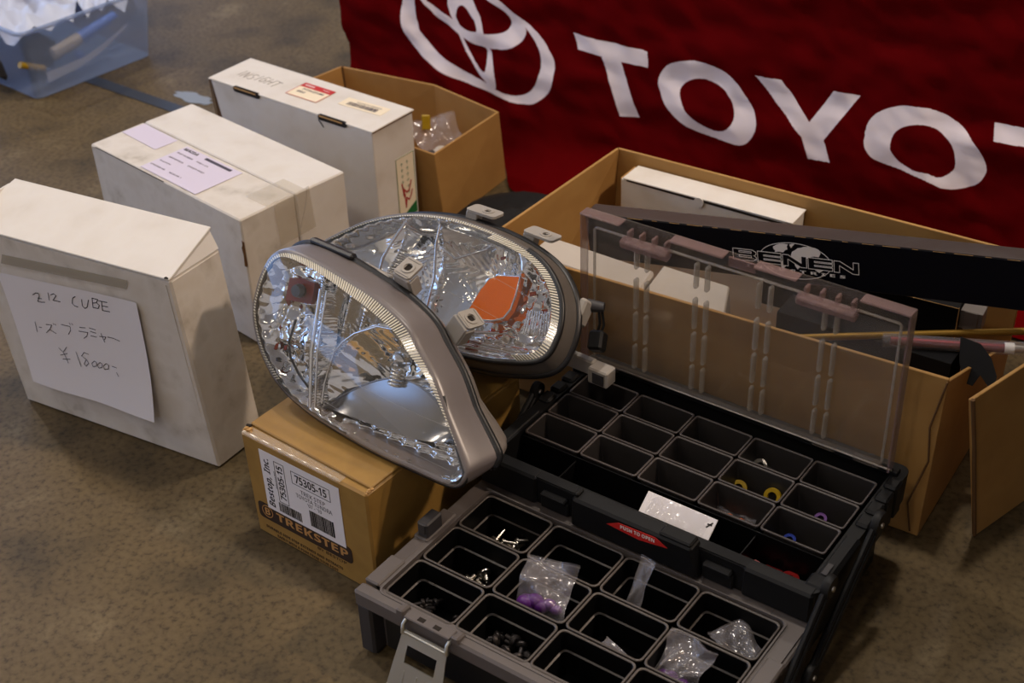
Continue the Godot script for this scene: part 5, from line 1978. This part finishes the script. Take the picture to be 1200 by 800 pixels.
func bolts() -> void:
	var s := Sh.new()
	s.lathe([V(.0042, 0), V(.0046, .0006), V(.0046, .0026), V(.0036, .004), V(.0018, .004), V(.0018, .0024)], Transform3D(), 14)
	s.lathe([V(.0024, -.016), V(.0024, 0)], Transform3D(), 10)
	var long_bolt := s.mesh()
	s = Sh.new()
	s.lathe([V(.0055, -.002), V(.0075, 0), V(.0075, .002), V(.005, .0045), V(.002, .0045), V(.002, .002)], Transform3D(), 16)
	s.lathe([V(.003, -.01), V(.003, -.002)], Transform3D(), 10)
	var short_bolt := s.mesh()
	rng.seed = 12
	# silver bolts in the rearmost cup next to the headlight
	var sets := [
		[.0797, .1905, 14, long_bolt, M.steel, "silver_bolt", "small silver bolt lying in the cup nearest the headlight", "silver bolts in the rear left cup"],
		[.0797, .1205, 7, short_bolt, M.steel, "nickel_bolt", "short round headed silver bolt in the middle cup of the left column", "short bolts in the middle left cup"],
		[.0797, .0505, 9, long_bolt, M.steel_dark, "dark_bolt", "small dark bolt lying in the front left cup", "dark bolts in the front left cup"],
		[.181, .0505, 12, short_bolt, M.steel_dark, "black_bolt", "short blackened bolt in the second cup along the front", "black bolts in the second front cup"]]
	for q in sets:
		for k in q[2]:
			var o := MeshInstance3D.new()
			o.name = numbered(q[5])
			o.mesh = q[3]
			o.material_override = q[4]
			add_child(o)
			var px: float = q[0] + rng.randf_range(-.03, .016)
			var pz: float = q[1] + rng.randf_range(.0, .021)
			var b := Basis(Vector3.UP, rng.randf() * TAU) * Basis(Vector3.RIGHT, PI / 2.0 + rng.randf_range(-.35, .35))
			o.transform = Transform3D(OXF.basis * b, at_org(px, .0462 + .0045 * (k % 4), pz))
			tag(o, q[6], "bolt", q[7])


func ring_part(called: String, r: float, h: float, m: Material, at: Vector3, tilt: Basis, label: String, category: String, group := "") -> void:
	var s := Sh.new()
	s.lathe([V(r * .55, 0), V(r, 0), V(r, h), V(r * .55, h), V(r * .55, 0)], Transform3D(), 22, true, false, false)
	var o := single(called, s, m, label, category, group)
	o.transform = Transform3D(OXF.basis * tilt, at)


func tray_contents() -> void:
	bolts()
	var flat := OXF.basis * Basis(Vector3.UP, 0.0)
	var lay := func(a: float, tiltx: float, tiltz: float) -> Basis: return OXF.basis * Basis(Vector3.UP, a) * Basis(Vector3.RIGHT, tiltx) * Basis(Vector3.BACK, tiltz)
	bag(at_org(.18, .092, .128), lay.call(.25, -.85, 0), .068, .075, .022, 41, "crumpled clear bag with a purple piece in the second middle cup", "plastic_bag", null, M.purple, .5)
	bag(at_org(.268, .088, .186), lay.call(-.35, -.5, .1), .024, .09, .006, 42, "narrow folded clear bag lying across a rear cup by the red sticker", "plastic_bag")
	bag(at_org(.292, .071, .103), lay.call(-.35, -1.35, 0), .06, .022, .008, 43, "small flattened clear bag in the third middle cup", "plastic_bag")
	bag(at_org(.398, .072, .192), lay.call(.9, -1.25, .1), .05, .06, .01, 44, "clear bag lying in the rear cup at the right end", "plastic_bag")
	bag(at_org(.367, .086, .116), lay.call(-.1, -.6, 0), .06, .07, .024, 45, "bunched clear bag with a violet part in the right middle cup", "plastic_bag", null, M.purple, .42)
	bag(at_org(.307, .1035, .352), lay.call(.1, -1.2, 0), .058, .024, .008, 46, "small clear bag of orange pieces in the upper front row", "plastic_bag", null, M.orange, .3)
	bag(at_org(.295, .103, .452), lay.call(.3, -1.2, 0), .045, .02, .006, 47, "tiny clear bag in the upper rear row", "plastic_bag")
	# white card in clear wrap standing in the wide front bin
	var o := Node3D.new()
	o.name = numbered("wrapped_card")
	add_child(o)
	o.transform = Transform3D(OXF.basis * Basis(Vector3.UP, -.01) * Basis(Vector3.RIGHT, -.95), at_org(.267, .1365, .2745))
	tag(o, "white card in shiny clear wrapping standing behind the push bar", "packet")
	var s := Sh.new()
	s.box(W(0, 0, 0), W(.094, .036, .0016), Basis(), .0004)
	part("card", s, M.paper, o)
	s = Sh.new()
	var rows := []
	for j in 9:
		var row := []
		for i in 25:
			var u := i / 24.0
			var v := j / 8.0
			row.append(W((u - .5) * .078, (v - .5) * .034, .0014 + .0045 * sin(PI * u) * sin(PI * v) + .0022 * sin(u * 31.0 + v * 9.0) * sin(v * 13.0 + u * 5.0)))
		rows.append(row)
	s.grid(rows, 1)
	part("clear_wrap", s, M.bag_film, o)
	pen("printed_mark", [[V(.038, .009), V(.043, .009)], [V(.038, .005), V(.043, .012)]], .0018, XF(0, 0, .0008), M.ink, o)
	var hz := Basis()
	ring_part("yellow_washer", .011, .004, M.yellow, at_org(.286, .1045, .398), Basis(Vector3.RIGHT, .8), "yellow washer leaning at the left of a middle upper cup", "washer", "yellow washers in one upper cup")
	ring_part("yellow_washer", .011, .004, M.yellow, at_org(.331, .112, .400), Basis(Vector3.RIGHT, 1.1), "yellow washer leaning at the right of the same upper cup", "washer", "yellow washers in one upper cup")
	ring_part("blue_ring", .008, .004, M.blue_ring, at_org(.380, .104, .347), Basis(Vector3.RIGHT, .5), "blue metal ring in the front right cup of the upper tier", "ring")
	ring_part("purple_ring", .008, .004, M.purple, at_org(.395, .106, .399), Basis(Vector3.RIGHT, .5), "dim purple ring in the middle right cup of the upper tier", "ring")
	ring_part("chrome_ring", .010, .004, M.steel, at_org(.289, .106, .450), Basis(Vector3.RIGHT, .9), "bright metal ring in the fourth rear cup of the upper tier", "ring")
	ring_part("red_ring", .012, .008, M.red_cap, at_org(.362, .09, .29), Basis(Vector3.RIGHT, .3), "red ring at the left of the right front bin", "ring", "red rings in the right front bin")
	ring_part("red_ring", .012, .008, M.red_cap, at_org(.382, .088, .298), Basis(Vector3.RIGHT, -.3), "red ring in the middle of the right front bin", "ring", "red rings in the right front bin")
	ring_part("red_ring", .012, .008, M.red_cap, at_org(.405, .088, .298), Basis(Vector3.RIGHT, .2), "red ring at the right of the right front bin", "ring", "red rings in the right front bin")


# ---------- tub and floor marks ----------
func tub() -> void:
	var t := thing("plastic_tub", "bluish translucent storage tub standing at the far left of the floor", "tub")
	var a := W(-.9938, .002, -2.8279)
	var b := W(-.7941, .002, -3.0552)
	var dx := (b - a).normalized()
	var dn := W(-dx.z, 0, dx.x)
	if dn.z > 0.0:
		dn = -dn
	var ln := (b - a).length()
	var xf := Transform3D(Basis(dx, Vector3.UP, -dn), a)
	var s := Sh.new()
	var loops := []
	var th := .0025
	for q in [[.0, .0], [.012, .05], [.024, .1], [.036, .15], [.044, .15], [.044, .158], [.034, .158]]:
		var l := []
		for p in rr(ln / 2.0, -.22, ln + q[0] * .9, .44 + q[0] * .9, .018, q[1]):
			l.append(xf * p)
		loops.append(l)
	s.loft(loops, 1, true, true, false)
	part("shell", s, M.tub_plastic, t)
	s = Sh.new()
	var rim := []
	for p in rr(ln / 2.0, -.22, ln + .042, .44 + .042, .018, .156):
		rim.append(xf * p)
	rim.append(rim[0])
	s.tube(rim, .005, 8)
	part("rim", s, M.tub_plastic, t)
	# what shows through the side
	var put := func(p: Vector3) -> Vector3: return xf * p
	s = Sh.new()
	s.tube([put.call(W(.07, .075, -.02)), put.call(W(.14, .088, -.02))], .014, 12)
	var o := single("spray_can", s, M.beige_wrap, "beige and blue tube lying just inside the tub", "tube")
	s = Sh.new()
	s.tube([put.call(W(.141, .088, -.02)), put.call(W(.24, .11, -.022))], .0142, 12, .009)
	part("blue_half", s, M.blue_wrap, o)
	s = Sh.new()
	var rows := []
	for j in 3:
		var row := []
		for i in 14:
			var u := i / 13.0
			row.append(put.call(W(.04 + u * .22, .022 + j * .012 * (1.0 - u * .7) + .055 * u * u, -.012 - .002 * sin(u * 9.0))))
		rows.append(row)
	s.grid(rows, 1)
	single("white_strip", s, M.white_wrap, "curved white strip pressed against the side of the tub", "strip")
	s = Sh.new()
	s.box(put.call(W(.13, .055, -.016)), W(.018, .016, .012), Basis(Vector3.UP, .6), .003)
	single("blue_scrap", s, M.blue_wrap, "small blue scrap in the middle of the tub", "scrap")
	s = Sh.new()
	s.tube([put.call(W(-.02, .085, -.006)), put.call(W(.035, .058, -.008))], .007, 10)
	single("yellow_screwdriver", s, M.yellow, "yellow screwdriver lying in the left corner of the tub", "screwdriver")
	s = Sh.new()
	s.box(put.call(W(.06, .045, -.2)), W(.15, .07, .22), Basis(Vector3.UP, .85), .02)
	single("dark_pouch", s, M.grey_plastic_dark, "dark pouch filling the left of the tub", "pouch")
	var nz := FastNoiseLite.new()
	nz.seed = 3
	nz.frequency = 9.0
	s = Sh.new()
	rows = []
	for j in 14:
		var row := []
		for i in 18:
			var u := i / 17.0
			var v := j / 13.0
			row.append(put.call(W(-.01 + u * .32, .118 + .05 * nz.get_noise_2d(u * 1.4, v * 1.4) + .02 * sin(PI * u), -.03 - v * .36)))
		rows.append(row)
	s.grid(rows, 1)
	single("white_sheeting", s, M.white_wrap, "crumpled white sheeting on top of the things in the tub", "sheeting")
	s = Sh.new()
	s.box(put.call(W(.17, .19, -.2)), W(.09, .03, .06), Basis(Vector3.UP, .5), .008)
	single("blue_packet", s, M.blue_ring, "dark blue packet on the sheeting in the tub", "packet")


func floor_marks() -> void:
	var s := Sh.new()
	var up := XF(0, .0008, 0, Basis(Vector3.RIGHT, -PI / 2.0))
	# in the xy plane of up: x = world x, y = -world z
	s.prism([V(-.925, 2.926), V(-.900, 2.948), V(-.655, 2.755), V(-.672, 2.727)], 0.0, .0006, up)
	single("tape_strip", s, M.black_tape, "strip of black tape stuck on the floor beyond the white cartons", "tape")
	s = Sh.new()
	var bl := []  # pale blue daylight reflection, painted as a flat patch on the floor
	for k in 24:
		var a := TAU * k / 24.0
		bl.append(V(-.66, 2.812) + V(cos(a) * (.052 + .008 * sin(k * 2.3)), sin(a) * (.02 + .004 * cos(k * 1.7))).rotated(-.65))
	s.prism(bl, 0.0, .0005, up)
	single("painted_reflection", s, M.reflection_tint, "pale blue daylight reflection painted on the floor beside the black tape", "painted reflection")
	# dark cloth heap between the two open cartons
	var nz := FastNoiseLite.new()
	nz.seed = 8
	nz.frequency = 11.0
	s = Sh.new()
	var rows := []
	for i in 13:
		var r := i / 12.0
		var row := []
		for j in 28:
			var a := TAU * j / 28.0
			var p := V(cos(a) * .125, -sin(a) * .12) * r
			var h := .028 * (1.0 - r * r) * (1.0 + .8 * nz.get_noise_2d(p.x, p.y)) + .003
			row.append(W(p.x, maxf(h, .002), p.y))
		row.append(row[0])
		rows.append(row)
	for i in 12:
		for j in 28:
			s.quad(rows[i][j], rows[i + 1][j], rows[i + 1][j + 1], rows[i][j + 1], 1)
	var o := single("black_cloth", s, M.black_cloth, "black cloth heaped on the floor between the two open cartons", "cloth")
	o.transform = Transform3D(Basis(Vector3.UP, .95), W(.012, 0, -2.212))


func _ready() -> void:
	rng.seed = 7
	make_camera_and_light()
	make_hall()
	make_banner()
	white_box_with_note()
	taped_pair()
	slotted_box()
	open_carton_far()
	step_box()
	big_carton()
	organizer()
	near_headlight()
	far_headlight()
	carton_contents()
	far_contents()
	tray_contents()
	tub()
	floor_marks()
	light_blocker()
